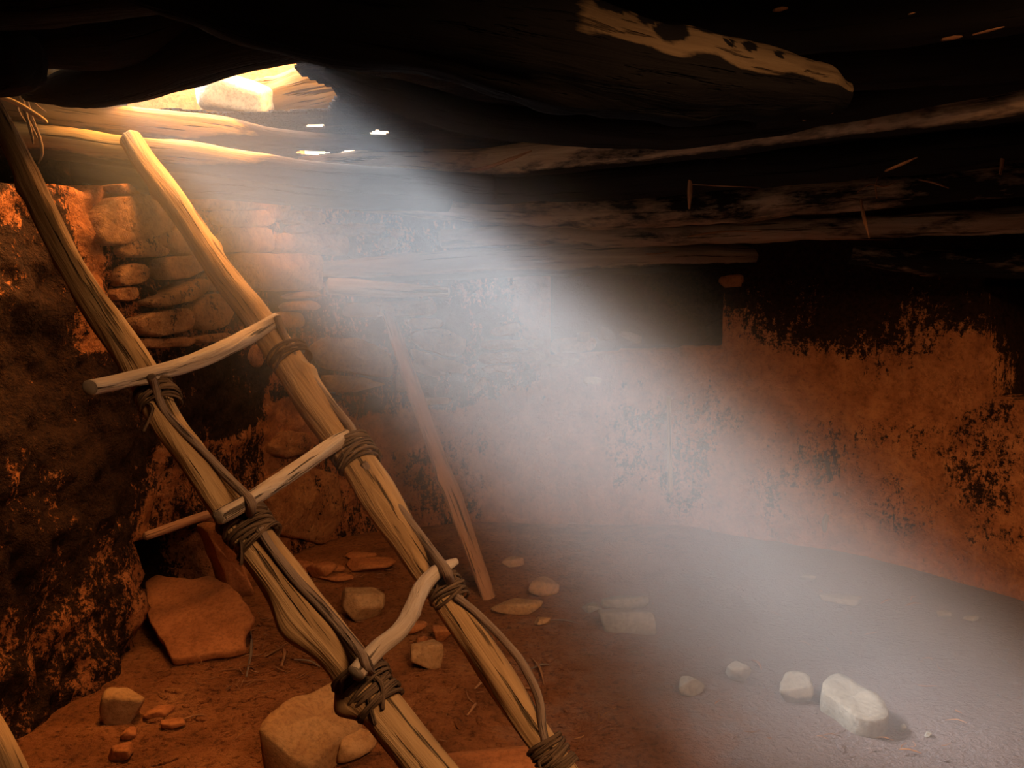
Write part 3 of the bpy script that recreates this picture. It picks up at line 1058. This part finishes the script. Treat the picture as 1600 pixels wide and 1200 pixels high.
# weathered log and boulders outside, beyond the hatch ---------------
o = MB().add(tube([P(330, 172, 3.62), P(420, 156, 3.6), P(500, 138, 3.56), P(590, 122, 3.52), P(700, 108, 3.5)], [0.08, 0.10, 0.105, 0.10, 0.07], 24, 0.02, 0.16, 0.15, 81.0, ((.8, 40, .4, .05), (.7, 80, .3, .04)))).build('roof_log', M_PALE, origin=P(420, 160, 3.4))
tag(o, 'bleached gnarled log in full sun outside, seen through the hatch', 'log')


def boulder(name, pxl, d, dims, seed, mat, label, cat, rot=0.0, planes=9, group=None):
    V, Fc = rock_verts(*dims, seed, planes, sub=4)
    V = rotz(V, rot)
    o = link_mesh(name, V, Fc, mat, origin=P(*pxl, d), local=True)
    return tag(o, label, cat, group)


boulder('boulder', (230, 172), 3.75, (0.46, 0.28, 0.22), 5, M_OUT, 'tan boulder outside, seen through the left half of the hatch', 'boulder', 0.2)
boulder('boulder', (380, 152), 3.42, (0.21, 0.12, 0.10), 6, M_WHITE, 'glaring white sunlit boulder outside in the middle of the hatch', 'boulder', 0.5)
boulder('boulder', (388, 165), 4.4, (0.34, 0.30, 0.43), 7, M_OUT, 'golden boulder outside, highest one seen through the hatch', 'boulder', 0.1)
# ------------------------------------------------------------------ stones on the floor
def floor_rock(cx, by, w, h, seed, mat, label, yaw=0.0, deep=0.9, planes=8, sub=4, boxy=0.0, name='rock', cat='rock', group=None, sink=0.12, roll=0.0):
    """cx, by: pixel of the lower edge; w px wide; h = true height in px"""
    p = PZ(cx, by, 0.0)
    s = p[1] / F
    dx, dz = w * s / 2, h * s / 2
    dy = dx * deep
    V, Fc = rock_verts(dx, dy, dz, seed, planes, sub=sub, boxy=boxy)
    V = rotz(roty(V, roll), yaw)
    zmin = V[:, 2].min()
    ext = -V[:, 1].min()
    x, y = p[0] * (1 + ext / max(p[1], .1) * 0.6), p[1] + ext * 0.6
    z = floor_z(x, y) - zmin - sink * dz
    return tag(link_mesh(name, V, Fc, mat, origin=(x, y, z), local=True), label, cat, group)


floor_rock(196, 1126, 72, 62, 177, M_STONE, 'angular block standing at the foot of the sooty left wall', 0.6, 0.8, 9, sink=0.3)
floor_rock(252, 1120, 52, 14, 102, M_SLAB, 'small flat stone beside the angular block, upper of a pair', 0.4, 0.6)
floor_rock(270, 1136, 40, 14, 103, M_SLAB, 'small flat stone just below its twin, right of the angular block', 0.3, 0.6)
floor_rock(205, 1150, 34, 16, 104, M_SLAB, 'small leaf-shaped stone under the angular block', 0.9, 0.7)
floor_rock(190, 1184, 44, 22, 105, M_SLAB, 'brick-like red stone, lowest of those at the left wall', 0.1, 0.7, 4, boxy=1)
floor_rock(552, 1195, 76, 42, 107, M_STONE, 'wedge-shaped stone resting against the big cracked block', 0.6, 0.7, 6)
floor_rock(562, 968, 82, 52, 108, M_STONE, 'rounded boulder-like stone above the lowest rung, between the ladder poles', 0.2, 0.8, 10)
floor_rock(665, 1050, 56, 44, 109, M_STONE, 'squarish stone alone between the poles, right of the lowest rung', 0.3, 0.7, 6, boxy=1)
floor_rock(640, 992, 58, 18, 110, M_SLAB, 'flat red stone tucked behind the lowest rung', 0.2, 0.7)
floor_rock(690, 1004, 38, 24, 111, M_SLAB, 'upright red stone close to the far pole under its lashing', -0.4, 0.7)
floor_rock(660, 1010, 26, 10, 112, M_SLAB, 'little sliver of stone above the squarish one', 0.8, 0.4)
floor_rock(580, 892, 84, 16, 113, M_SLAB, 'broad flat red slab on the rubble at the wall foot', 0.1, 0.6, 6)
floor_rock(500, 905, 60, 26, 114, M_SLAB, 'red slab left of the broad flat one, beside the near pole burl', -0.3, 0.6, 6)
floor_rock(528, 893, 24, 12, 115, M_SLAB, 'fist-size stone between the two red slabs', 0.0, 0.9)
floor_rock(530, 908, 66, 10, 116, M_SLAB, 'thin broken slab under the fist-size stone', 0.2, 0.5)
floor_rock(560, 875, 60, 10, 128, M_SLAB, 'thin dark red slab furthest back on the rubble', 0.1, 0.5)
floor_rock(848, 935, 58, 22, 117, M_STONE, 'egg-shaped stone right of the leaning plank foot, the farther one', 0.5, 0.8, 9)
floor_rock(808, 962, 84, 18, 118, M_STONE, 'pointed flat stone touching the leaning plank foot', 0.3, 0.55, 6)
floor_rock(980, 992, 94, 36, 119, M_PALEST, 'long pale block lying in the haze, in front of its flatter neighbour', -0.1, 0.5, 5, boxy=1)
floor_rock(975, 955, 84, 20, 120, M_PALEST, 'flat hazy stone right behind the long pale block', 0.2, 0.5, 6)
floor_rock(925, 962, 36, 12, 121, M_PALEST, 'small hazy stone left of the long pale block', 0.2, 0.7)
floor_rock(848, 980, 28, 12, 122, M_STONE, 'small stone on the brown dirt below the pointed flat one', 0.2, 0.7)
floor_rock(1078, 1086, 54, 26, 123, M_PALEST, 'half-buried pale stone, leftmost on the bluish floor', 0.5, 0.6)
floor_rock(1152, 1067, 44, 30, 124, M_PALEST, 'small white oval stone on the bluish floor', 0.0, 0.8, 12)
floor_rock(1246, 1094, 80, 44, 125, M_PALEST, 'pale stone with a round outline next to the big oblong block', 0.4, 0.8, 9)
floor_rock(1312, 945, 66, 12, 127, M_PALEST, 'flat hazy slab on the floor below the plastered pilaster', -0.4, 0.45, 5, boxy=1)
floor_rock(1474, 968, 24, 11, 129, M_PALEST, 'pale curled pebble near the right wall foot', 0.1, 0.7, group=None)
floor_rock(1518, 973, 30, 8, 130, M_PALEST, 'pale finger-shaped pebble next to the curled one', 0.1, 0.4)
floor_rock(1411, 1142, 16, 12, 131, M_PALEST, 'pebble just right of the big oblong block', 0.1, 0.8)
floor_rock(1450, 1150, 12, 8, 132, M_PALEST, 'tiny pebble farther right of the big oblong block', 0.1, 0.8)
floor_rock(770, 1215, 190, 22, 133, M_SLAB, 'low buried slab between the poles at the bottom edge', 0.2, 0.6, 7, sink=0.7)
floor_rock(460, 905, 60, 24, 134, M_SLAB, 'red lump against the wall foot left of the rubble', 0.1, 0.7, 7)
floor_rock(1262, 908, 30, 10, 135, M_PALEST, 'small pale stone far back below the pilaster', 0.1, 0.6)
floor_rock(800, 885, 40, 14, 136, M_STONE, 'low stone behind the leaning plank at the wall foot', 0.1, 0.6)
floor_rock(1000, 535, 44, 14, 137, M_PALEST, 'curved pale stone lying on the ledge of the dark recess', 0.1, 0.5) if False else None

# stones lying loose on the recess ledge
def ledge_stone(px, py, d, dims, seed, rot, label):
    V, Fc = rock_verts(*dims, seed, 6, sub=3, boxy=1)
    V = rotz(roty(V, rot), 0.3)
    tag(link_mesh('stone', V, Fc, M_PALEST, origin=P(px, py, d), local=True), label, 'stone')


ledge_stone(985, 526, 4.75, (0.085, 0.05, 0.028), 141, 0.35, 'pale curved stone on the ledge of the dark recess')
ledge_stone(948, 522, 4.85, (0.06, 0.05, 0.05), 142, 0.1, 'rounded hazy stone on the recess ledge, left of the curved one')
ledge_stone(912, 528, 4.85, (0.05, 0.04, 0.04), 143, 0.2, 'hazy stone on the recess ledge, left of the rounded one')

# deflector slab: flat sheet of sandstone tipped against the vent ------
def slab_from_outline(name, front_pts, thick_vec, mat, label, cat, seed):
    """a plate: outline of its face in world points, extruded by thick_vec, edges eased"""
    n = len(front_pts)
    pts = []
    for i in range(n):
        a_, b_ = np.array(front_pts[i]), np.array(front_pts[(i + 1) % n])
        k = max(2, int(np.linalg.norm(b_ - a_) / 0.018))
        for j in range(k):
            pts.append(a_ + (b_ - a_) * j / k)
    m = len(pts)
    for _ in range(1):
        pts = [(pts[i - 1] + 2 * pts[i] + pts[(i + 1) % m]) / 4 for i in range(m)]
    pts = [p + 0.008 * np.array([nz(p, 14, seed), nz(p, 14, seed + 9), nz(p, 14, seed + 19)]) for p in pts]
    C = sum(pts) / m
    tv = np.array(thick_vec, float)
    prof = [(0.3, 1.0), (0.7, 1.0), (0.95, 1.0), (0.99, 0.9), (1.0, 0.6), (0.985, 0.3), (0.97, 0.06), (0.94, 0.0), (0.7, 0.0), (0.35, 0.0)]
    V = []
    for s_, t_ in prof:
        for p in pts:
            q = C + (p - C) * s_
            V.append(q + tv * t_ + tv * 0.14 * fbm(q, 5.0, seed, 3) * (1 if t_ < 0.5 else 0.3))
    Fc = []
    for k in range(len(prof) - 1):
        for i in range(m):
            i2 = (i + 1) % m
            Fc.append((k * m + i, k * m + i2, (k + 1) * m + i2, (k + 1) * m + i))
    c0, c1 = len(V), len(V) + 1
    V.append(C + tv); V.append(C)
    for i in range(m):
        i2 = (i + 1) % m
        Fc.append((i2, i, c0))
        Fc.append(((len(prof) - 1) * m + i, (len(prof) - 1) * m + i2, c1))
    o = link_mesh(name, V, Fc, mat, origin=C)
    bm = bmesh.new(); bm.from_mesh(o.data)
    bmesh.ops.recalc_face_normals(bm, faces=bm.faces)
    bm.to_mesh(o.data); bm.free()
    return tag(o, label, cat)


SL = [(226, 905, .17), (245, 895, .19), (300, 903, .19), (330, 896, .20), (365, 915, .18), (398, 962, .11), (380, 990, .07), (384, 1014, .035), (330, 1024, .03), (268, 1032, .025), (250, 1000, .06), (228, 960, .12)]
slab_from_outline('deflector_slab', [PZ(x, y, z) for x, y, z in SL], (0.0, 0.02, -0.035), M_SLAB, 'large flat red sandstone slab propped in front of the low wall opening', 'slab', 151.0)
OB = [(1283, 1068), (1292, 1054), (1310, 1050), (1350, 1074), (1386, 1097), (1392, 1108), (1386, 1124), (1368, 1128), (1342, 1122), (1310, 1100), (1284, 1082)]
slab_from_outline('rock', [PZ(x, y, .065) for x, y in OB], (0.0, 0.012, -0.085), M_PALEST, 'big oblong block on the bluish floor at the lower right', 'rock', 155.0)
BL = [(398, 1142, .13), (438, 1100, .155), (522, 1058, .155), (552, 1066, .15), (566, 1125, .10), (506, 1180, .06), (486, 1204, .04), (452, 1190, .07)]
slab_from_outline('rock', [PZ(x, y, z) for x, y, z in BL], (0.015, 0.02, -0.17), M_STONE, 'big cracked sandstone block half hidden by the near ladder pole', 'rock', 154.0)
UP = [(322, 826, 3.02), (352, 822, 3.0), (402, 932, 2.96), (366, 938, 2.96)]
slab_from_outline('stone_slab', [P(x, y, d + 0.12) for x, y, d in UP], (-0.10, 0.10, 0.0), M_SLAB, 'narrow upright slab forming the right jamb of the low opening', 'slab', 152.0)
o = MB().add(tube([P(228, 838, 2.86), P(270, 823, 2.92), P(320, 806, 3.0), P(375, 790, 3.1)], [0.022, 0.024, 0.024, 0.022], 14, 0.02, 0.08, 0.1, 153.0, flat=(1.0, 0.8), sootf=const(0.2))).build('lintel_pole', M_PLANK)
tag(o, 'slanting wooden lintel over the low opening in the left wall', 'lintel')

# ------------------------------------------------------------------ splinters, bark and twigs
def sliver(name, pts, r, mat, label, cat, seed, group=None, flat=(1, .5)):
    o = MB().add(tube(pts, [r * .7] + [r] * (len(pts) - 2) + [r * .4], 8, 0.015, 0.12, 0, seed, flat=flat)).build(name, mat, origin=np.mean(pts, axis=0))
    return tag(o, label, cat, group)


sliver('bark_splinter', [P(1384, 267, 2.60), P(1410, 256, 2.58), P(1433, 246, 2.55)], .011, M_SPLINT, 'orange wood chip jutting out under the long brown log', 'splinter', 201.)
sliver('bark_splinter', [P(1345, 312, 3.1), P(1350, 340, 3.1), P(1358, 372, 3.1)], .009, M_SPLINT, 'orange twig hanging straight down above the pilaster', 'splinter', 202.)
sliver('bark_splinter', [P(1078, 276, 3.15), P(1078, 300, 3.15), P(1077, 326, 3.16)], .012, M_SPLINT, 'brown twig hanging in front of the mottled log', 'splinter', 203.)
sliver('bark_splinter', [P(736, 266, 3.0), P(760, 262, 2.98), P(800, 248, 2.95), P(830, 236, 2.94)], .014, M_SPLINT, 'ragged splinter peeling off the long brown log at the haze edge', 'splinter', 204.)
sliver('bark_splinter', [P(1563, 272, 2.6), P(1566, 250, 2.6), P(1569, 228, 2.62)], .008, M_SPLINT, 'dim twig hanging near the right-hand edge', 'splinter', 205.)
sliver('bark_splinter', [P(1521, 54, 1.82), P(1545, 48, 1.8), P(1569, 42, 1.78)], .006, M_SPLINT, 'glinting sliver on the black logs at the top right', 'splinter', 206.)
sliver('bark_splinter', [P(1472, 62, 1.86), P(1490, 59, 1.85), P(1503, 57, 1.84)], .009, M_SPLINT, 'broad chip left of the glinting sliver at the top right', 'splinter', 207.)
sliver('bark_splinter', [P(1210, 16, 1.84), P(1220, 14, 1.84), P(1230, 13, 1.84)], .010, M_SPLINT, 'small orange chip by itself above the massive log butt', 'splinter', 208.)
sliver('bark_splinter', [P(1420, 22, 1.8), P(1425, 21, 1.8), P(1430, 20, 1.8)], .004, M_SPLINT, 'tiny chip high on the black log, top right', 'splinter', 209.)
sliver('bark_splinter', [P(1082, 288, 3.0), P(1130, 291, 2.98), P(1188, 293, 2.96)], .004, M_SPLINT, 'hair-thin straw lying level beside the brown hanging twig', 'splinter', 210.)
sliver('bark_splinter', [P(1340, 300, 2.95), P(1360, 288, 2.95), P(1380, 292, 2.95), P(1400, 285, 2.95)], .006, M_SPLINT, 'curled bark shred under the orange wood chip', 'splinter', 211.)
sliver('bark_splinter', [P(1436, 281, 2.8), P(1460, 286, 2.8), P(1482, 294, 2.8)], .007, M_SPLINT, 'bark shred right of the orange wood chip, pointing down', 'splinter', 212.)
sliver('bark_splinter', [P(1290, 373, 3.6), P(1330, 374, 3.58), P(1396, 375, 3.55)], .005, M_SPLINT, 'long straw lying along the thin log at the hanging orange twig', 'splinter', 213.)
sliver('bark_splinter', [P(1075, 370, 3.75), P(1110, 364, 3.75), P(1150, 361, 3.75), P(1190, 362, 3.74)], .010, M_SPLINT, 'torn orange strip along the thin splintery log', 'splinter', 214.)
sliver('bark_splinter', [P(1010, 397, 4.31), P(1030, 396, 4.31), P(1045, 394, 4.31)], .010, M_SPLINT, 'orange tear on the front of the lowest lit log', 'splinter', 215.)
sliver('bark_splinter', [P(1255, 188, 2.40), P(1290, 178, 2.38), P(1325, 173, 2.36)], .006, M_SPLINT, 'orange sliver along the top of the long brown log', 'splinter', 216.)
sliver('bark_splinter', [P(1370, 310, 3.0), P(1368, 290, 3.0), P(1372, 276, 3.0)], .004, M_SPLINT, 'short twig sticking up beside the curled bark shred', 'splinter', 217.)
sliver('bark_splinter', [P(1180, 378, 3.9), P(1200, 370, 3.88), P(1222, 367, 3.86)], .008, M_SPLINT, 'orange torn end at the pilaster top, on the thin log', 'splinter', 218.)

# dry bark strip hanging from the hatch log at the top left
bk = empty('bark_strip', P(36, 150, 2.66).tolist())
tag(bk, 'shredded dry bark hanging down beside the top of the near ladder pole', 'bark')
rng = random.Random(5)
for k, pts in enumerate([[(34, 148), (40, 175), (48, 205), (52, 222)], [(30, 150), (40, 180), (50, 200), (58, 215)], [(40, 148), (50, 185), (62, 215), (66, 240), (60, 255)], [(36, 150), (44, 190), (52, 225)],
                         [(36, 148), (55, 162), (72, 175)], [(34, 148), (28, 170), (40, 190)]]):
    q = [P(x, y, 2.62 + 0.01 * k) for x, y in pts]
    MB().add(tube(q, [.006] * (len(q) - 1) + [.003], 6, 0.02, 0.15, 0, 230. + k, flat=(1, .5))).build('strand', M_TWINE, bk)
sliver('wood_slat', [P(-30, 146, 2.5), P(20, 158, 2.55), P(66, 186, 2.6), P(72, 190, 2.6)], .022, M_PALE, 'split slat of pale wood behind the hanging bark', 'slat', 231., flat=(1, .4))

# mud daubs on the pilaster
def daub(px, py, w, h, seed, label):
    q, nn, _ = on_wall(px, py)
    s = q[1] / F
    V, Fc = rock_verts(w * s / 2, 0.02, h * s / 2, seed, 7, sub=3)
    ang = math.atan2(nn[1], nn[0]) + math.pi / 2
    V = rotz(V, ang)
    tag(link_mesh('mud_lump', V, Fc, M_SLAB, origin=q + nn * 0.004, local=True), label, 'mud lump')


daub(1145, 442, 40, 22, 241, 'orange mud lump at the top corner of the pilaster, under the lowest log')
daub(1450, 428, 34, 16, 242, 'pale mud lump high on the sooty pilaster')
daub(1369, 411, 16, 9, 243, 'small mud lump left of the pale one on the pilaster')
daub(1405, 407, 9, 7, 244, 'smallest mud lump, between the other two on the pilaster')
# fallen peg in the plaster
q, nn, _ = on_wall(1293, 818)
sliver('wall_peg', [q + np.array([0, 0, .07]) - nn * .02, q + nn * .03, q + np.array([-.01, 0, -.07]) - nn * .01], .018, M_ROD, 'dark broken peg in the plaster above the floor, right of the haze', 'peg', 245.)

# twigs on the floor
TW = [((160 + 830 - 160, 1045), (858, 1040), 'orange twig beside the bent binding stick at the lower middle'), ((832, 1030), (850, 1070), 'slanting twig crossing the dirt by the bent binding stick'),
      ((808, 1075), (845, 1085), 'twig lying flat between far pole and binding stick'), ((984, 1024), (1002, 1031), 'pale twig alone on the bare floor below the long pale block'),
      ((730, 1125), (744, 1105), 'chip of wood between the poles near the bottom, lower one'), ((742, 1085), (757, 1068), 'chip of wood between the poles near the bottom, upper one'),
      ((385, 1060), (392, 990), 'reddish stick lying right of the deflector slab'), ((440, 1050), (442, 1015), 'short dark stick in the litter left of the near pole'),
      ((285, 1126), (322, 1120), 'thin stick right of the two small flat stones'), ((852, 975), (905, 978), 'curved straw near the small stone on brown dirt'),
      ((1376, 947), (1394, 941), 'straw on the floor right of the flat hazy slab'), ((1415, 951), (1440, 948), 'straw on the floor left of the curled pebble'),
      ((460, 1040), (500, 1052), 'grey twig in the litter under the near pole'), ((415, 1030), (470, 1000), 'long twig across the litter right of the deflector slab'),
      ((1175, 1035), (1190, 1048), 'faint straw above the small white oval stone')]
for k, (a, b, lab) in enumerate(TW):
    A, B = PZ(*a), PZ(*b)
    A[2] = floor_z(A[0], A[1]) + .008; B[2] = floor_z(B[0], B[1]) + .008
    M_ = (A + B) / 2 + np.array([.008, .008, .006])
    sliver('twig', [A, M_, B], .006, M_SPLINT if k % 3 else M_ROD, lab, 'twig', 250. + k)

# crumbs, grit and straw too many to count: one object
rng = random.Random(9)
mb_v, mb_f, n0 = [], [], 0
D, Fi = ico(1)
for k in range(3600):
    if k < 2500:
        x, y = rng.uniform(-1.5, .4), rng.uniform(1.5, 4.5)
        if rng.random() < 0.45:
            x, y = rng.gauss(-.9, .22), rng.gauss(2.9, .5)
    else:
        x, y = rng.uniform(-1, 2.6), rng.uniform(1.6, 4.6)
    if ((x - .55) / 2.05) ** 2 + ((y - 1.8) / 2.9) ** 2 > 1:
        continue
    s = rng.uniform(.0025, .007) * (2.4 if rng.random() < .10 else 1)
    el = rng.uniform(1, 3.2)
    A = rotz(D * np.array([s * el, s, s * .6]), rng.uniform(0, 6.28))
    mb_v.append(A + np.array([x, y, floor_z(x, y) + s * .2]))
    mb_f += [tuple(i + n0 for i in f) for f in Fi]
    n0 += len(D)
tag(link_mesh('dirt_crumbs', np.vstack(mb_v), mb_f, M_DIRT, smooth=False), 'scattered crumbs of dirt and grit over the floor', 'dirt', kind='stuff')

# shreds of bark and straw littering the dirt round the ladder foot: one object
rng = random.Random(12)
mbl = MB()
for k in range(230):
    if k < 150:
        c0 = PZ(rng.gauss(400, 70), rng.uniform(930, 1080)) if k % 2 else PZ(rng.gauss(590, 80), rng.uniform(860, 930))
    else:
        c0 = PZ(rng.uniform(300, 1500), rng.uniform(900, 1190))
    L_, an = rng.uniform(.015, .075), rng.uniform(0, 3.14)
    dv = np.array([math.cos(an), math.sin(an), 0]) * L_ / 2
    zz = floor_z(c0[0], c0[1])
    q = [c0 - dv, c0 + np.array([rng.uniform(-.01, .01), rng.uniform(-.01, .01), 0]), c0 + dv]
    for i_, v in enumerate(q):
        v[2] = zz + .004 + rng.uniform(0, .012)
    r_ = rng.uniform(.0012, .0035)
    mbl.add(tube(q, [r_ * .6, r_, r_ * .4], 5, 0.02, 0, 0, 300.0 + k))
tag(mbl.build('bark_litter', M_SPLINT), 'shreds of bark and straw littering the dirt floor', 'litter', kind='stuff')

# ------------------------------------------------------------------ drifting dust: a real scattering medium round the shaft of sun
DUST = 0.40


def dust():
    top, bot = ROOF_Z - 0.01, 0.03
    tx = math.cos(SUN_EL) / math.sin(SUN_EL)
    V = []
    for z in (bot, top):
        sh = (top - z) * tx
        sy = -(top - z) * 0.16 / math.sin(SUN_EL)
        x0, x1, y0, y1 = HX0 - .45 + sh, HX1 + .50 + sh, HY0 - .62 + sy, HY1 + .38 + sy
        V += [(x0, y0, z), (x1, y0, z), (x1, y1, z), (x0, y1, z)]
    Fc = [(3, 2, 1, 0), (4, 5, 6, 7), (0, 1, 5, 4), (1, 2, 6, 5), (2, 3, 7, 6), (3, 0, 4, 7)]
    m = bpy.data.materials.new('dust_haze')
    m.use_nodes = True
    nt = m.node_tree
    nt.nodes.remove(nt.nodes['Principled BSDF'])
    vs = N(nt, 'ShaderNodeVolumeScatter')
    vs.inputs['Color'].default_value = (0.93, 0.94, 0.96, 1)
    tc = N(nt, 'ShaderNodeTexCoord').outputs['Object']
    sep = N(nt, 'ShaderNodeSeparateXYZ')
    nt.links.new(tc, sep.inputs[0])
    up = N(nt, 'ShaderNodeMapRange', interpolation_type='SMOOTHSTEP')      # thinned under the hatch to curb the glow there
    for i, v in ((1, 1.35), (2, 2.2), (3, 1.0), (4, 0.14)):
        up.inputs[i].default_value = v
    nt.links.new(sep.outputs[2], up.inputs[0])
    wisp = noise_(nt, tc, 1.6, 2, 0.5)
    den = math_(nt, 'MULTIPLY', up.outputs[0], math_(nt, 'MULTIPLY_ADD', wisp, 0.9, 0.55))
    lo = N(nt, 'ShaderNodeMapRange', interpolation_type='SMOOTHSTEP')
    for i, v in ((1, 0.1), (2, 1.1), (3, 0.8), (4, 1.0)):
        lo.inputs[i].default_value = v
    nt.links.new(sep.outputs[2], lo.inputs[0])
    den = math_(nt, 'MULTIPLY', den, lo.outputs[0])
    # the cloud thins out away from the shaft
    xs_ = math_(nt, 'MULTIPLY_ADD', sep.outputs[2], tx, sep.outputs[0])
    ys_ = math_(nt, 'MULTIPLY_ADD', sep.outputs[2], -0.16 / math.sin(SUN_EL), sep.outputs[1])
    o0, ysh = top * tx, top * 0.16 / math.sin(SUN_EL)
    for src, a0, a1 in ((xs_, HX0 - .45 + o0, HX0 + .10 + o0), (xs_, HX1 + .42 + o0, HX1 - .08 + o0), (ys_, HY0 - .62 - ysh, HY0 - .05 - ysh), (ys_, HY1 + .38 - ysh, HY1 - .10 - ysh)):
        mr = N(nt, 'ShaderNodeMapRange', interpolation_type='SMOOTHSTEP')
        flip = a0 > a1
        for i, v in ((1, min(a0, a1)), (2, max(a0, a1)), (3, 1.0 if flip else 0.0), (4, 0.0 if flip else 1.0)):
            mr.inputs[i].default_value = v
        nt.links.new(src, mr.inputs[0])
        den = math_(nt, 'MULTIPLY', den, mr.outputs[0])
    nt.links.new(math_(nt, 'MULTIPLY', den, DUST), vs.inputs['Density'])
    vs.inputs['Anisotropy'].default_value = 0.0
    nt.links.new(vs.outputs[0], nt.nodes['Material Output'].inputs['Volume'])
    o = link_mesh('dust_haze', V, Fc, m, smooth=False)
    return tag(o, 'pale shaft of sunlit dust slanting from the roof hatch to the floor', 'haze', kind='stuff')


dust()
